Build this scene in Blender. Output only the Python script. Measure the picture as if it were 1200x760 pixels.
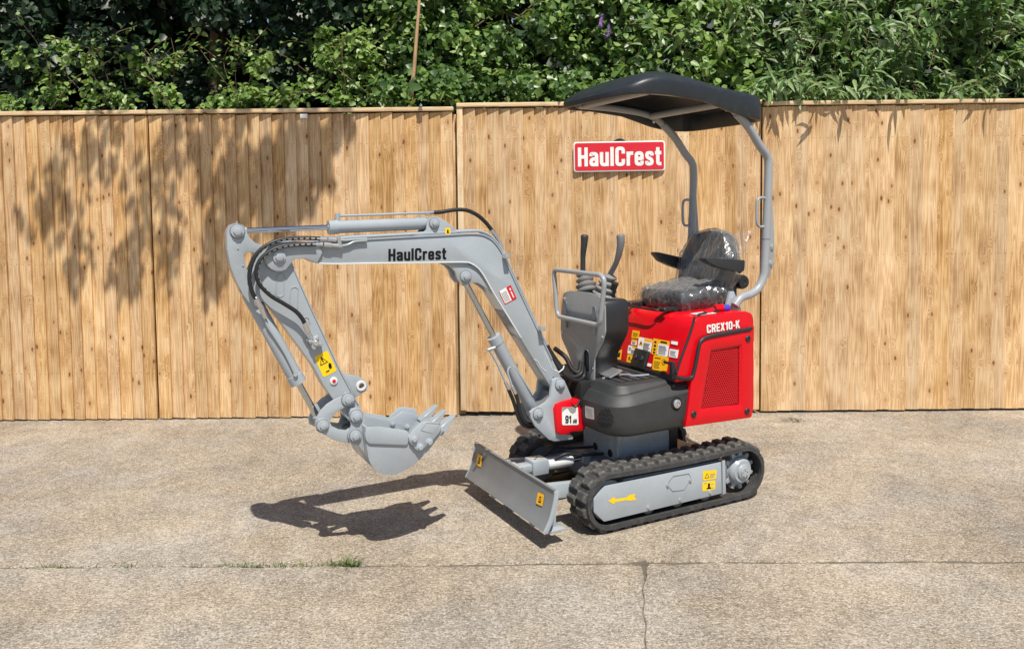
import bpy, bmesh, math, random
import numpy as np
from mathutils import Vector, Matrix

for o in list(bpy.data.objects): bpy.data.objects.remove(o)
S = bpy.context.scene
COL = S.collection
random.seed(7); rng = np.random.default_rng(7)
R = math.radians
# ------------------------------------------------------------------ camera, sky, sun, exposure
# surveyed camera: focal 917.6 px on a 1200 px wide frame, 1.679 m above the yard, tilted down 3.2 degrees
FOC, PITCH, ROLL, PPX, PPY, CAMH = 917.6, 0.0560, -0.0106, 600.0, 299.3, 1.6788
cd = bpy.data.cameras.new('camera'); cam = bpy.data.objects.new('camera', cd); COL.objects.link(cam)
cd.sensor_fit = 'HORIZONTAL'; cd.sensor_width = 36.0; cd.lens = FOC / 1200 * 36
cd.shift_y = (PPY - 380.0) / 1200; cd.clip_start = 0.05; cd.clip_end = 400
cam.matrix_world = Matrix.Translation((0, 0, CAMH)) @ Matrix.Rotation(math.pi/2 - PITCH, 4, 'X') @ Matrix.Rotation(ROLL, 4, 'Z')
S.camera = cam
SUN = Vector((0.118, -0.478, 0.885)).normalized()          # towards the sun
W = bpy.data.worlds.new('World'); S.world = W; W.use_nodes = True
nt = W.node_tree; bg = nt.nodes['Background']
sky = nt.nodes.new('ShaderNodeTexSky'); sky.sky_type = 'NISHITA'; sky.sun_disc = False
sky.sun_elevation = math.asin(SUN.z); sky.sun_rotation = math.atan2(SUN.x, SUN.y); sky.altitude = 50
nt.links.new(sky.outputs[0], bg.inputs['Color']); bg.inputs['Strength'].default_value = 0.09
ld = bpy.data.lights.new('sun', 'SUN'); ld.energy = 5.0; ld.angle = R(0.53); ld.color = (1.0, 0.94, 0.84)
lo = bpy.data.objects.new('sun', ld); COL.objects.link(lo); lo.rotation_euler = SUN.to_track_quat('Z', 'Y').to_euler()
lo.location = (2, -4, 9)
S.view_settings.view_transform = 'Standard'; S.view_settings.look = 'None'
S.view_settings.exposure = 0.25; S.view_settings.gamma = 1.0; S.view_settings.use_curve_mapping = False
S.render.engine = 'CYCLES'
try: S.cycles.max_bounces = 8; S.cycles.transparent_max_bounces = 16
except Exception: pass
S.render.resolution_x = 1024; S.render.resolution_y = 648

# ------------------------------------------------------------------ measuring helpers
YAW, MX, MY = 0.4859, 0.713, 4.593                        # the machine stands here, turned by YAW
FWD = Vector((-math.cos(YAW), -math.sin(YAW), 0)); LEFT = Vector((math.sin(YAW), -math.cos(YAW), 0)); MO = Vector((MX, MY, 0))
def ray(px, py):
    a, b = px - PPX, py - PPY
    u = a*math.cos(ROLL) + b*math.sin(ROLL); v = -a*math.sin(ROLL) + b*math.cos(ROLL)
    c, s = math.cos(PITCH), math.sin(PITCH); up = -v/FOC
    return Vector((u/FOC, c + up*s, -s + up*c))
CO = Vector((0, 0, CAMH))
def hit(px, py, ax, val):                                  # survey point on a plane of the machine's own frame
    D = ray(px, py); n = {'x': FWD, 'y': LEFT, 'z': Vector((0, 0, 1))}[ax]
    P = CO + D*((val - (CO - MO).dot(n))/D.dot(n)) - MO
    return Vector((P.dot(FWD), P.dot(LEFT), P.z))
def wfence(px, py, Y):
    D = ray(px, py); return CO + D*(Y/D.y)
def wground(px, py, z=0.0):
    D = ray(px, py); return CO + D*((z - CAMH)/D.z)
def xz(pts, y): return [(hit(p[0], p[1], 'y', y).x, hit(p[0], p[1], 'y', y).z) for p in pts]

# ------------------------------------------------------------------ materials
MAT = {}
def nn(t, kind, **kw):
    n = t.nodes.new(kind)
    for k, v in kw.items():
        if k in n.inputs: n.inputs[k].default_value = v
        else: setattr(n, k, v)
    return n
def paint(name, col, rough=0.45, metal=0.0, var=0.10, bump=0.0, bscale=300, spec=0.5, coat=0.0, dirt=0.0, scale=6.0, dirtcol=(0.25, 0.21, 0.16), rvar=0.12):
    m = bpy.data.materials.new(name); m.use_nodes = True; t = m.node_tree; b = t.nodes['Principled BSDF']
    tc = nn(t, 'ShaderNodeTexCoord')
    n1 = nn(t, 'ShaderNodeTexNoise', Scale=scale, Detail=6.0, Roughness=0.6); t.links.new(tc.outputs['Object'], n1.inputs['Vector'])
    mr = nn(t, 'ShaderNodeMapRange'); mr.inputs['From Min'].default_value = 0.3; mr.inputs['From Max'].default_value = 0.7
    mr.inputs['To Min'].default_value = 1 - var; mr.inputs['To Max'].default_value = 1 + var; t.links.new(n1.outputs['Fac'], mr.inputs['Value'])
    hs = nn(t, 'ShaderNodeHueSaturation', Color=(*col, 1)); t.links.new(mr.outputs[0], hs.inputs['Value'])
    out = hs.outputs[0]
    if dirt > 0:
        n2 = nn(t, 'ShaderNodeTexNoise', Scale=scale*3.7, Detail=8.0, Roughness=0.7); t.links.new(tc.outputs['Object'], n2.inputs['Vector'])
        r2 = nn(t, 'ShaderNodeMapRange'); r2.inputs['From Min'].default_value = 0.5; r2.inputs['From Max'].default_value = 0.8
        r2.inputs['To Max'].default_value = dirt; t.links.new(n2.outputs['Fac'], r2.inputs['Value'])
        mx = nn(t, 'ShaderNodeMix', data_type='RGBA'); t.links.new(r2.outputs[0], mx.inputs['Factor'])
        t.links.new(out, mx.inputs['A']); mx.inputs['B'].default_value = (*dirtcol, 1); out = mx.outputs['Result']
    t.links.new(out, b.inputs['Base Color'])
    n3 = nn(t, 'ShaderNodeTexNoise', Scale=scale*2.3, Detail=5.0); t.links.new(tc.outputs['Object'], n3.inputs['Vector'])
    r3 = nn(t, 'ShaderNodeMapRange'); r3.inputs['To Min'].default_value = max(0.03, rough - rvar); r3.inputs['To Max'].default_value = min(1, rough + rvar)
    t.links.new(n3.outputs['Fac'], r3.inputs['Value']); t.links.new(r3.outputs[0], b.inputs['Roughness'])
    b.inputs['Metallic'].default_value = metal; b.inputs['Specular IOR Level'].default_value = spec
    b.inputs['Coat Weight'].default_value = coat; b.inputs['Coat Roughness'].default_value = 0.12
    if bump > 0:
        n4 = nn(t, 'ShaderNodeTexNoise', Scale=bscale, Detail=3.0); t.links.new(tc.outputs['Object'], n4.inputs['Vector'])
        bp = nn(t, 'ShaderNodeBump', Strength=bump, Distance=0.002); t.links.new(n4.outputs['Fac'], bp.inputs['Height']); t.links.new(bp.outputs[0], b.inputs['Normal'])
    MAT[name] = m; return m
paint('silver', (0.325, 0.362, 0.395), 0.27, 0.0, 0.08, 0.12, 45, coat=0.3, dirt=0.13, rvar=0.14, scale=4.5, dirtcol=(0.27, 0.25, 0.22))
paint('silver_dark', (0.17, 0.18, 0.188), 0.42, 0.0, 0.07, 0.08, 80, dirt=0.15)
paint('tube_grey', (0.30, 0.317, 0.335), 0.34, 0.0, 0.05, 0.05, 90, coat=0.2)
paint('frame_grey', (0.14, 0.165, 0.195), 0.45, 0.0, 0.08, 0.08, 80, dirt=0.15)
paint('weld_white', (0.62, 0.64, 0.65), 0.4, 0.0, 0.05)
paint('zinc', (0.62, 0.63, 0.64), 0.28, 0.8, 0.08)
paint('chrome', (0.55, 0.57, 0.60), 0.10, 1.0, 0.02, rvar=0.04)
paint('red', (0.60, 0.003, 0.010), 0.30, 0.0, 0.04, 0.03, 40, spec=0.30, coat=0.12, rvar=0.06)
paint('red_flat', (0.55, 0.012, 0.02), 0.45, 0.0, 0.03)
paint('sign_red', (0.62, 0.018, 0.035), 0.4, 0.0, 0.02)
paint('charcoal', (0.032, 0.034, 0.036), 0.50, 0.0, 0.10, 0.35, 700, dirt=0.10, dirtcol=(0.16, 0.15, 0.13))
paint('console_grey', (0.26, 0.275, 0.285), 0.45, 0.0, 0.07, 0.15, 500, dirt=0.12)
paint('black_plastic', (0.016, 0.017, 0.019), 0.45, 0.0, 0.10, 0.3, 600, dirt=0.06, dirtcol=(0.12, 0.11, 0.1))
paint('nail', (0.10, 0.085, 0.07), 0.5, 0.6)
paint('canopy_black', (0.018, 0.021, 0.024), 0.40, 0.0, 0.15, 0.15, 300, dirt=0.25, dirtcol=(0.09, 0.09, 0.085))
paint('vinyl', (0.024, 0.027, 0.030), 0.42, 0.0, 0.10, 0.25, 400)
paint('rubber', (0.036, 0.036, 0.037), 0.72, 0.0, 0.20, 0.5, 220, dirt=0.5, dirtcol=(0.17, 0.155, 0.135), scale=9)
paint('lug_rubber', (0.058, 0.058, 0.058), 0.70, 0.0, 0.25, 0.5, 220, dirt=0.85, dirtcol=(0.26, 0.235, 0.195), scale=14)
paint('hole_shade', (0.006, 0.006, 0.006), 0.8)  # near-black paint standing in for the shade inside holes and recesses
paint('yellow', (0.85, 0.56, 0.005), 0.45, 0.0, 0.03)
paint('amber', (0.82, 0.42, 0.006), 0.45, 0.0, 0.03)
paint('white', (0.78, 0.78, 0.76), 0.45, 0.0, 0.03)
paint('ink', (0.006, 0.006, 0.007), 0.6, spec=0.2)
paint('ink_grey', (0.28, 0.28, 0.28), 0.5)
paint('boot_grey', (0.19, 0.19, 0.188), 0.6, 0.0, 0.08, 0.2, 300)
paint('grip_grey', (0.16, 0.165, 0.17), 0.5, 0.0, 0.08, 0.2, 300)
paint('blue_cap', (0.05, 0.05, 0.42), 0.4)
paint('plate_alu', (0.55, 0.54, 0.52), 0.35, 0.6, 0.1)
paint('soil', (0.055, 0.042, 0.03), 0.95, 0.0, 0.35, 0.8, 40, dirt=0.4)
paint('joint_fill', (0.12, 0.10, 0.075), 0.95, 0.0, 0.4, 0.8, 60, dirt=0.5, dirtcol=(0.04, 0.045, 0.02))
paint('bark', (0.16, 0.11, 0.07), 0.9, 0.0, 0.35, 0.9, 60)
paint('stem_tan', (0.42, 0.26, 0.14), 0.7, 0.0, 0.2, 0.4, 60)

def hose_mat():
    m = paint('hose', (0.012, 0.012, 0.013), 0.5, 0, 0.1, 0.2, 400); t = m.node_tree; b = t.nodes['Principled BSDF']
    uv = nn(t, 'ShaderNodeUVMap'); sp = nn(t, 'ShaderNodeSeparateXYZ'); t.links.new(uv.outputs[0], sp.inputs[0])
    def mth(op, a, v=None, b_=None):
        n = nn(t, 'ShaderNodeMath', operation=op)
        if hasattr(a, 'links'): t.links.new(a, n.inputs[0])
        else: n.inputs[0].default_value = a
        if v is not None:
            if hasattr(v, 'links'): t.links.new(v, n.inputs[1])
            else: n.inputs[1].default_value = v
        return n.outputs[0]
    fr = mth('FRACT', mth('MULTIPLY', sp.outputs['X'], 38.0)); on = mth('LESS_THAN', fr, 0.62)
    v = mth('ABSOLUTE', mth('SUBTRACT', mth('FRACT', mth('ADD', sp.outputs['Y'], mth('MULTIPLY', sp.outputs['X'], 0.5))), 0.5)); band = mth('LESS_THAN', v, 0.055)
    f = mth('MULTIPLY', mth('MULTIPLY', on, band), 0.75)
    mx = nn(t, 'ShaderNodeMix', data_type='RGBA'); t.links.new(f, mx.inputs['Factor'])
    src = b.inputs['Base Color'].links[0].from_socket; t.links.new(src, mx.inputs['A']); mx.inputs['B'].default_value = (0.55, 0.55, 0.54, 1)
    t.links.new(mx.outputs['Result'], b.inputs['Base Color'])
hose_mat()

def film_mat():
    """clear crumpled film: mostly see-through, mirror glints on its facets, whitish where seen edge-on"""
    m = bpy.data.materials.new('film'); m.use_nodes = True; t = m.node_tree; t.nodes.remove(t.nodes['Principled BSDF']); out = t.nodes['Material Output']
    lw = nn(t, 'ShaderNodeLayerWeight', Blend=0.35)
    tr = nn(t, 'ShaderNodeBsdfTransparent', Color=(0.96, 0.96, 0.96, 1)); df = nn(t, 'ShaderNodeBsdfDiffuse', Color=(0.7, 0.71, 0.72, 1)); gs = nn(t, 'ShaderNodeBsdfGlossy', Roughness=0.19)
    r1 = nn(t, 'ShaderNodeMapRange'); r1.inputs['To Min'].default_value = 0.02; r1.inputs['To Max'].default_value = 0.30; t.links.new(lw.outputs['Facing'], r1.inputs['Value'])
    m1 = nn(t, 'ShaderNodeMixShader'); t.links.new(r1.outputs[0], m1.inputs[0]); t.links.new(tr.outputs[0], m1.inputs[1]); t.links.new(df.outputs[0], m1.inputs[2])
    r2_ = nn(t, 'ShaderNodeMapRange'); r2_.inputs['To Min'].default_value = 0.07; r2_.inputs['To Max'].default_value = 0.55; t.links.new(lw.outputs['Fresnel'], r2_.inputs['Value'])
    m2 = nn(t, 'ShaderNodeMixShader'); t.links.new(r2_.outputs[0], m2.inputs[0]); t.links.new(m1.outputs[0], m2.inputs[1]); t.links.new(gs.outputs[0], m2.inputs[2])
    tc = nn(t, 'ShaderNodeTexCoord'); mp = nn(t, 'ShaderNodeMapping'); mp.inputs['Scale'].default_value = (9, 26, 8); mp.inputs['Rotation'].default_value = (0.5, 0.4, 0.3); t.links.new(tc.outputs['Object'], mp.inputs[0])
    cz = nn(t, 'ShaderNodeTexNoise', Scale=1.0, Detail=3.0, Roughness=0.5, Distortion=1.2); t.links.new(mp.outputs[0], cz.inputs['Vector'])
    bp = nn(t, 'ShaderNodeBump', Strength=1.0, Distance=0.016); t.links.new(cz.outputs['Fac'], bp.inputs['Height'])
    for nd in (gs, lw): t.links.new(bp.outputs[0], nd.inputs['Normal'])
    t.links.new(m2.outputs[0], out.inputs['Surface']); MAT['film'] = m
film_mat()

def wood_mat(name, dark, mid, light, grey):
    m = bpy.data.materials.new(name); m.use_nodes = True; t = m.node_tree; b = t.nodes['Principled BSDF']; L = t.links.new
    tc = nn(t, 'ShaderNodeTexCoord'); oi = nn(t, 'ShaderNodeObjectInfo')
    off = nn(t, 'ShaderNodeVectorMath', operation='SCALE'); off.inputs[0].default_value = (37.1, 11.3, 91.7); L(oi.outputs['Random'], off.inputs['Scale'])
    ad = nn(t, 'ShaderNodeVectorMath', operation='ADD'); L(tc.outputs['Object'], ad.inputs[0]); L(off.outputs[0], ad.inputs[1])
    # knots: an ellipse about each scattered point
    mk = nn(t, 'ShaderNodeMapping'); mk.inputs['Scale'].default_value = (12.0, 0.0, 5.6); L(ad.outputs[0], mk.inputs[0])
    wob = nn(t, 'ShaderNodeTexNoise', Scale=22.0, Detail=2.0); L(ad.outputs[0], wob.inputs['Vector'])
    wv = nn(t, 'ShaderNodeVectorMath', operation='SCALE'); wv.inputs['Scale'].default_value = 0.10; L(wob.outputs['Color'], wv.inputs[0])
    wa = nn(t, 'ShaderNodeVectorMath', operation='ADD'); L(mk.outputs[0], wa.inputs[0]); L(wv.outputs[0], wa.inputs[1])
    vo = nn(t, 'ShaderNodeTexVoronoi', feature='F1', Scale=1.0, Randomness=0.95); vo.voronoi_dimensions = '3D'; L(wa.outputs[0], vo.inputs['Vector'])
    kn = nn(t, 'ShaderNodeMapRange'); kn.inputs['From Min'].default_value = 0.07; kn.inputs['From Max'].default_value = 0.14; kn.inputs['To Min'].default_value = 1.0; kn.inputs['To Max'].default_value = 0.0; L(vo.outputs['Distance'], kn.inputs['Value'])
    # only some cells carry a knot
    sc = nn(t, 'ShaderNodeSeparateColor'); L(vo.outputs['Color'], sc.inputs[0])
    has = nn(t, 'ShaderNodeMath', operation='LESS_THAN'); L(sc.outputs[0], has.inputs[0]); has.inputs[1].default_value = 0.75
    kf = nn(t, 'ShaderNodeMath', operation='MULTIPLY'); L(kn.outputs[0], kf.inputs[0]); L(has.outputs[0], kf.inputs[1])
    halo = nn(t, 'ShaderNodeMapRange'); halo.inputs['From Min'].default_value = 0.08; halo.inputs['From Max'].default_value = 0.42; halo.inputs['To Min'].default_value = 1.0; halo.inputs['To Max'].default_value = 0.0; L(vo.outputs['Distance'], halo.inputs['Value'])
    hf = nn(t, 'ShaderNodeMath', operation='MULTIPLY'); L(halo.outputs[0], hf.inputs[0]); L(has.outputs[0], hf.inputs[1])
    # grain: growth rings bent round the knots
    mg = nn(t, 'ShaderNodeMapping'); mg.inputs['Scale'].default_value = (26, 26, 1.1); L(ad.outputs[0], mg.inputs[0])
    big = nn(t, 'ShaderNodeTexNoise', Scale=1.0, Detail=2.5, Roughness=0.5, Distortion=0.4); L(mg.outputs[0], big.inputs['Vector'])
    sm = nn(t, 'ShaderNodeMath', operation='MULTIPLY_ADD'); L(hf.outputs[0], sm.inputs[0]); sm.inputs[1].default_value = 0.55; L(big.outputs['Fac'], sm.inputs[2])
    ph = nn(t, 'ShaderNodeMath', operation='MULTIPLY'); L(sm.outputs[0], ph.inputs[0]); ph.inputs[1].default_value = 46.0
    sn = nn(t, 'ShaderNodeMath', operation='SINE'); L(ph.outputs[0], sn.inputs[0])
    mf = nn(t, 'ShaderNodeMapping'); mf.inputs['Scale'].default_value = (240, 240, 5); L(ad.outputs[0], mf.inputs[0])
    fib = nn(t, 'ShaderNodeTexNoise', Scale=1.0, Detail=3.0); L(mf.outputs[0], fib.inputs['Vector'])
    g1 = nn(t, 'ShaderNodeMapRange'); g1.inputs['From Min'].default_value = -1.0; g1.inputs['To Min'].default_value = 0.24; g1.inputs['To Max'].default_value = 0.66; L(sn.outputs[0], g1.inputs['Value'])
    g2 = nn(t, 'ShaderNodeMath', operation='MULTIPLY_ADD'); L(fib.outputs['Fac'], g2.inputs[0]); g2.inputs[1].default_value = 0.35; L(g1.outputs[0], g2.inputs[2])
    pat = nn(t, 'ShaderNodeTexNoise', Scale=3.2, Detail=3.0); L(ad.outputs[0], pat.inputs['Vector'])
    g3 = nn(t, 'ShaderNodeMath', operation='MULTIPLY_ADD'); L(pat.outputs['Fac'], g3.inputs[0]); g3.inputs[1].default_value = 1.25; g3.inputs[2].default_value = -0.62
    g4 = nn(t, 'ShaderNodeMath', operation='ADD'); L(g2.outputs[0], g4.inputs[0]); L(g3.outputs[0], g4.inputs[1])
    cr = nn(t, 'ShaderNodeValToRGB'); e = cr.color_ramp.elements; e[0].position = 0.12; e[0].color = (*dark, 1); e[1].position = 1.0; e[1].color = (*light, 1)
    q = e.new(0.55); q.color = (*mid, 1); L(g4.outputs[0], cr.inputs[0])
    # board to board
    hs = nn(t, 'ShaderNodeHueSaturation'); L(cr.outputs[0], hs.inputs['Color'])
    rv = nn(t, 'ShaderNodeMapRange'); rv.inputs['To Min'].default_value = 0.90; rv.inputs['To Max'].default_value = 1.12; L(oi.outputs['Random'], rv.inputs['Value']); L(rv.outputs[0], hs.inputs['Value'])
    wn = nn(t, 'ShaderNodeTexWhiteNoise'); wn.noise_dimensions = '1D'; L(oi.outputs['Random'], wn.inputs['W'])
    rs = nn(t, 'ShaderNodeMapRange'); rs.inputs['To Min'].default_value = 0.90; rs.inputs['To Max'].default_value = 1.08; L(wn.outputs['Value'], rs.inputs['Value']); L(rs.outputs[0], hs.inputs['Saturation'])
    # orange halo, dark knot
    mh = nn(t, 'ShaderNodeMix', data_type='RGBA'); hq = nn(t, 'ShaderNodeMath', operation='MULTIPLY'); L(hf.outputs[0], hq.inputs[0]); hq.inputs[1].default_value = 0.5
    L(hq.outputs[0], mh.inputs['Factor']); L(hs.outputs[0], mh.inputs['A']); mh.inputs['B'].default_value = (0.42, 0.21, 0.075, 1)
    mk2 = nn(t, 'ShaderNodeMix', data_type='RGBA'); kq = nn(t, 'ShaderNodeMath', operation='MULTIPLY'); L(kf.outputs[0], kq.inputs[0]); kq.inputs[1].default_value = 0.88
    L(kq.outputs[0], mk2.inputs['Factor']); L(mh.outputs['Result'], mk2.inputs['A']); mk2.inputs['B'].default_value = (0.12, 0.05, 0.02, 1)
    # weather-grey bloom in patches
    wp = nn(t, 'ShaderNodeTexNoise', Scale=1.6, Detail=5.0, Roughness=0.65); L(ad.outputs[0], wp.inputs['Vector'])
    wr = nn(t, 'ShaderNodeMapRange'); wr.inputs['From Min'].default_value = 0.52; wr.inputs['From Max'].default_value = 0.75; wr.inputs['To Max'].default_value = 0.3; L(wp.outputs['Fac'], wr.inputs['Value'])
    mw_ = nn(t, 'ShaderNodeMix', data_type='RGBA'); L(wr.outputs[0], mw_.inputs['Factor']); L(mk2.outputs['Result'], mw_.inputs['A']); mw_.inputs['B'].default_value = (*grey, 1)
    L(mw_.outputs['Result'], b.inputs['Base Color']); b.inputs['Roughness'].default_value = 0.78; b.inputs['Specular IOR Level'].default_value = 0.25
    # saw marks and fibre relief
    ms = nn(t, 'ShaderNodeMapping'); ms.inputs['Scale'].default_value = (6, 6, 260); L(ad.outputs[0], ms.inputs[0])
    saw = nn(t, 'ShaderNodeTexNoise', Scale=1.0, Detail=1.0); L(ms.outputs[0], saw.inputs['Vector'])
    hsu = nn(t, 'ShaderNodeMath', operation='MULTIPLY_ADD'); L(saw.outputs['Fac'], hsu.inputs[0]); hsu.inputs[1].default_value = 0.6; L(g2.outputs[0], hsu.inputs[2])
    bp = nn(t, 'ShaderNodeBump', Strength=0.5, Distance=0.003); L(hsu.outputs[0], bp.inputs['Height']); L(bp.outputs[0], b.inputs['Normal'])
    MAT[name] = m
wood_mat('wood', (0.31, 0.17, 0.07), (0.545, 0.345, 0.168), (0.72, 0.515, 0.295), (0.52, 0.395, 0.265))
wood_mat('wood_pale', (0.46, 0.31, 0.16), (0.64, 0.47, 0.28), (0.74, 0.58, 0.38), (0.55, 0.46, 0.34))

def concrete_mat():
    m = bpy.data.materials.new('concrete'); m.use_nodes = True; t = m.node_tree; b = t.nodes['Principled BSDF']; L = t.links.new
    tc = nn(t, 'ShaderNodeTexCoord')
    big = nn(t, 'ShaderNodeTexNoise', Scale=0.9, Detail=5.0, Roughness=0.6); L(tc.outputs['Object'], big.inputs['Vector'])
    mid = nn(t, 'ShaderNodeTexNoise', Scale=7.0, Detail=6.0, Roughness=0.7); L(tc.outputs['Object'], mid.inputs['Vector'])
    # swept streaks running diagonally
    mp = nn(t, 'ShaderNodeMapping'); mp.inputs['Rotation'].default_value = (0, 0, R(28)); mp.inputs['Scale'].default_value = (30, 110, 1); L(tc.outputs['Object'], mp.inputs[0])
    st = nn(t, 'ShaderNodeTexNoise', Scale=1.0, Detail=4.0, Roughness=0.65); L(mp.outputs[0], st.inputs['Vector'])
    # aggregate
    vo = nn(t, 'ShaderNodeTexVoronoi', feature='F1', Scale=150.0, Randomness=1.0); L(tc.outputs['Object'], vo.inputs['Vector'])
    vs = nn(t, 'ShaderNodeSeparateColor'); L(vo.outputs['Color'], vs.inputs[0])
    fine = nn(t, 'ShaderNodeTexNoise', Scale=260.0, Detail=2.0); L(tc.outputs['Object'], fine.inputs['Vector'])
    def ma(op, a, b_, c=None):
        n = nn(t, 'ShaderNodeMath', operation=op)
        for i, v in enumerate((a, b_, c)):
            if v is None: continue
            if hasattr(v, 'links'): L(v, n.inputs[i])
            else: n.inputs[i].default_value = v
        return n.outputs[0]
    v = ma('MULTIPLY_ADD', big.outputs['Fac'], 0.75, -0.37)
    v = ma('ADD', v, ma('MULTIPLY_ADD', mid.outputs['Fac'], 0.62, -0.31))
    v = ma('ADD', v, ma('MULTIPLY_ADD', st.outputs['Fac'], 1.0, -0.5))
    v = ma('ADD', v, ma('MULTIPLY_ADD', vs.outputs[0], 0.42, -0.21))
    v = ma('ADD', v, ma('MULTIPLY_ADD', fine.outputs['Fac'], 0.5, -0.25))
    v = ma('ADD', v, 0.5)
    cr = nn(t, 'ShaderNodeValToRGB'); e = cr.color_ramp.elements; e[0].position = 0.0; e[0].color = (0.085, 0.074, 0.06, 1); e[1].position = 1.0; e[1].color = (0.60, 0.53, 0.43, 1)
    q = e.new(0.5); q.color = (0.305, 0.252, 0.188, 1); L(v, cr.inputs[0])
    # pale and dark single stones
    lt = ma('GREATER_THAN', vs.outputs[1], 0.93); mx = nn(t, 'ShaderNodeMix', data_type='RGBA'); L(ma('MULTIPLY', lt, 0.4), mx.inputs['Factor']); L(cr.outputs[0], mx.inputs['A']); mx.inputs['B'].default_value = (0.66, 0.60, 0.52, 1)
    dk = ma('GREATER_THAN', vs.outputs[2], 0.94); mx2 = nn(t, 'ShaderNodeMix', data_type='RGBA'); L(ma('MULTIPLY', dk, 0.5), mx2.inputs['Factor']); L(mx.outputs['Result'], mx2.inputs['A']); mx2.inputs['B'].default_value = (0.10, 0.085, 0.07, 1)
    # greyer worn patches
    gp = nn(t, 'ShaderNodeTexNoise', Scale=1.7, Detail=4.0, Roughness=0.6); mpg = nn(t, 'ShaderNodeMapping'); mpg.inputs['Location'].default_value = (3.1, 7.7, 0); L(tc.outputs['Object'], mpg.inputs[0]); L(mpg.outputs[0], gp.inputs['Vector'])
    gr = nn(t, 'ShaderNodeMapRange'); gr.inputs['From Min'].default_value = 0.42; gr.inputs['From Max'].default_value = 0.68; gr.inputs['To Max'].default_value = 0.8; L(gp.outputs['Fac'], gr.inputs['Value'])
    hs = nn(t, 'ShaderNodeHueSaturation', Saturation=0.55, Value=0.92); L(mx2.outputs['Result'], hs.inputs['Color'])
    mx3 = nn(t, 'ShaderNodeMix', data_type='RGBA'); L(gr.outputs[0], mx3.inputs['Factor']); L(mx2.outputs['Result'], mx3.inputs['A']); L(hs.outputs[0], mx3.inputs['B'])
    # spilt oil by the gate
    sep = nn(t, 'ShaderNodeSeparateXYZ'); L(tc.outputs['Object'], sep.inputs[0])
    sp = wground(928, 492)
    dx = ma('DIVIDE', ma('SUBTRACT', sep.outputs['X'], sp.x), 0.20); dy = ma('DIVIDE', ma('SUBTRACT', sep.outputs['Y'], sp.y), 0.13)
    dd = ma('SUBTRACT', 1.0, ma('ADD', ma('MULTIPLY', dx, dx), ma('MULTIPLY', dy, dy)))
    on = nn(t, 'ShaderNodeTexNoise', Scale=30.0, Detail=6.0, Roughness=0.7); L(tc.outputs['Object'], on.inputs['Vector'])
    oil = nn(t, 'ShaderNodeMapRange'); oil.inputs['From Min'].default_value = 1.32; oil.inputs['From Max'].default_value = 1.48; oil.inputs['To Max'].default_value = 0.85
    L(ma('ADD', ma('MULTIPLY', dd, 0.45), ma('MULTIPLY', on.outputs['Fac'], 2.0)), oil.inputs['Value'])
    mx4 = nn(t, 'ShaderNodeMix', data_type='RGBA'); L(oil.outputs[0], mx4.inputs['Factor']); L(mx3.outputs['Result'], mx4.inputs['A']); mx4.inputs['B'].default_value = (0.05, 0.045, 0.04, 1)
    L(mx4.outputs['Result'], b.inputs['Base Color']); b.inputs['Roughness'].default_value = 0.9; b.inputs['Specular IOR Level'].default_value = 0.2
    h = ma('ADD', ma('MULTIPLY', st.outputs['Fac'], 1.2), ma('ADD', ma('MULTIPLY', vo.outputs['Distance'], -0.9), ma('MULTIPLY', fine.outputs['Fac'], 0.5)))
    bp = nn(t, 'ShaderNodeBump', Strength=0.6, Distance=0.005); L(h, bp.inputs['Height']); L(bp.outputs[0], b.inputs['Normal'])
    MAT['concrete'] = m
concrete_mat()

def leaf_mat(name, ramp, gloss=0.35, trans=0.3):
    m = bpy.data.materials.new(name); m.use_nodes = True; t = m.node_tree; b = t.nodes['Principled BSDF']; L = t.links.new; out = t.nodes['Material Output']
    g = nn(t, 'ShaderNodeNewGeometry'); cr = nn(t, 'ShaderNodeValToRGB'); el = cr.color_ramp.elements
    el[0].position = 0; el[0].color = (*ramp[0], 1); el[1].position = 1; el[1].color = (*ramp[-1], 1)
    for i, c in enumerate(ramp[1:-1]): x = el.new((i + 1)/(len(ramp) - 1)); x.color = (*c, 1)
    L(g.outputs['Random Per Island'], cr.inputs[0]); L(cr.outputs[0], b.inputs['Base Color'])
    b.inputs['Roughness'].default_value = gloss; b.inputs['Specular IOR Level'].default_value = 0.5
    tr = nn(t, 'ShaderNodeBsdfTranslucent'); hs = nn(t, 'ShaderNodeHueSaturation', Saturation=1.1, Value=1.5, Hue=0.485); L(cr.outputs[0], hs.inputs['Color']); L(hs.outputs[0], tr.inputs['Color'])
    mx = nn(t, 'ShaderNodeMixShader', Fac=trans); L(b.outputs[0], mx.inputs[1]); L(tr.outputs[0], mx.inputs[2]); L(mx.outputs[0], out.inputs['Surface'])
    MAT[name] = m
leaf_mat('leaf_ivy', [(0.035, 0.085, 0.025), (0.075, 0.15, 0.04), (0.125, 0.22, 0.055), (0.21, 0.32, 0.09)], 0.36, 0.35)
leaf_mat('leaf_light', [(0.10, 0.19, 0.04), (0.16, 0.28, 0.06), (0.24, 0.36, 0.09), (0.34, 0.44, 0.16)], 0.42, 0.35)
leaf_mat('leaf_buddleia', [(0.08, 0.16, 0.045), (0.13, 0.23, 0.065), (0.19, 0.29, 0.10), (0.28, 0.37, 0.19)], 0.45, 0.3)
leaf_mat('leaf_shaded', [(0.008, 0.022, 0.009), (0.015, 0.04, 0.014), (0.025, 0.06, 0.02)], 0.45, 0.15)  # much darker greens: shade deep in the foliage painted into the leaves
leaf_mat('petal', [(0.22, 0.10, 0.34), (0.30, 0.16, 0.45)], 0.6, 0.2)
leaf_mat('grass', [(0.05, 0.10, 0.02), (0.09, 0.17, 0.03), (0.16, 0.24, 0.06), (0.26, 0.25, 0.10)], 0.6, 0.3)

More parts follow.
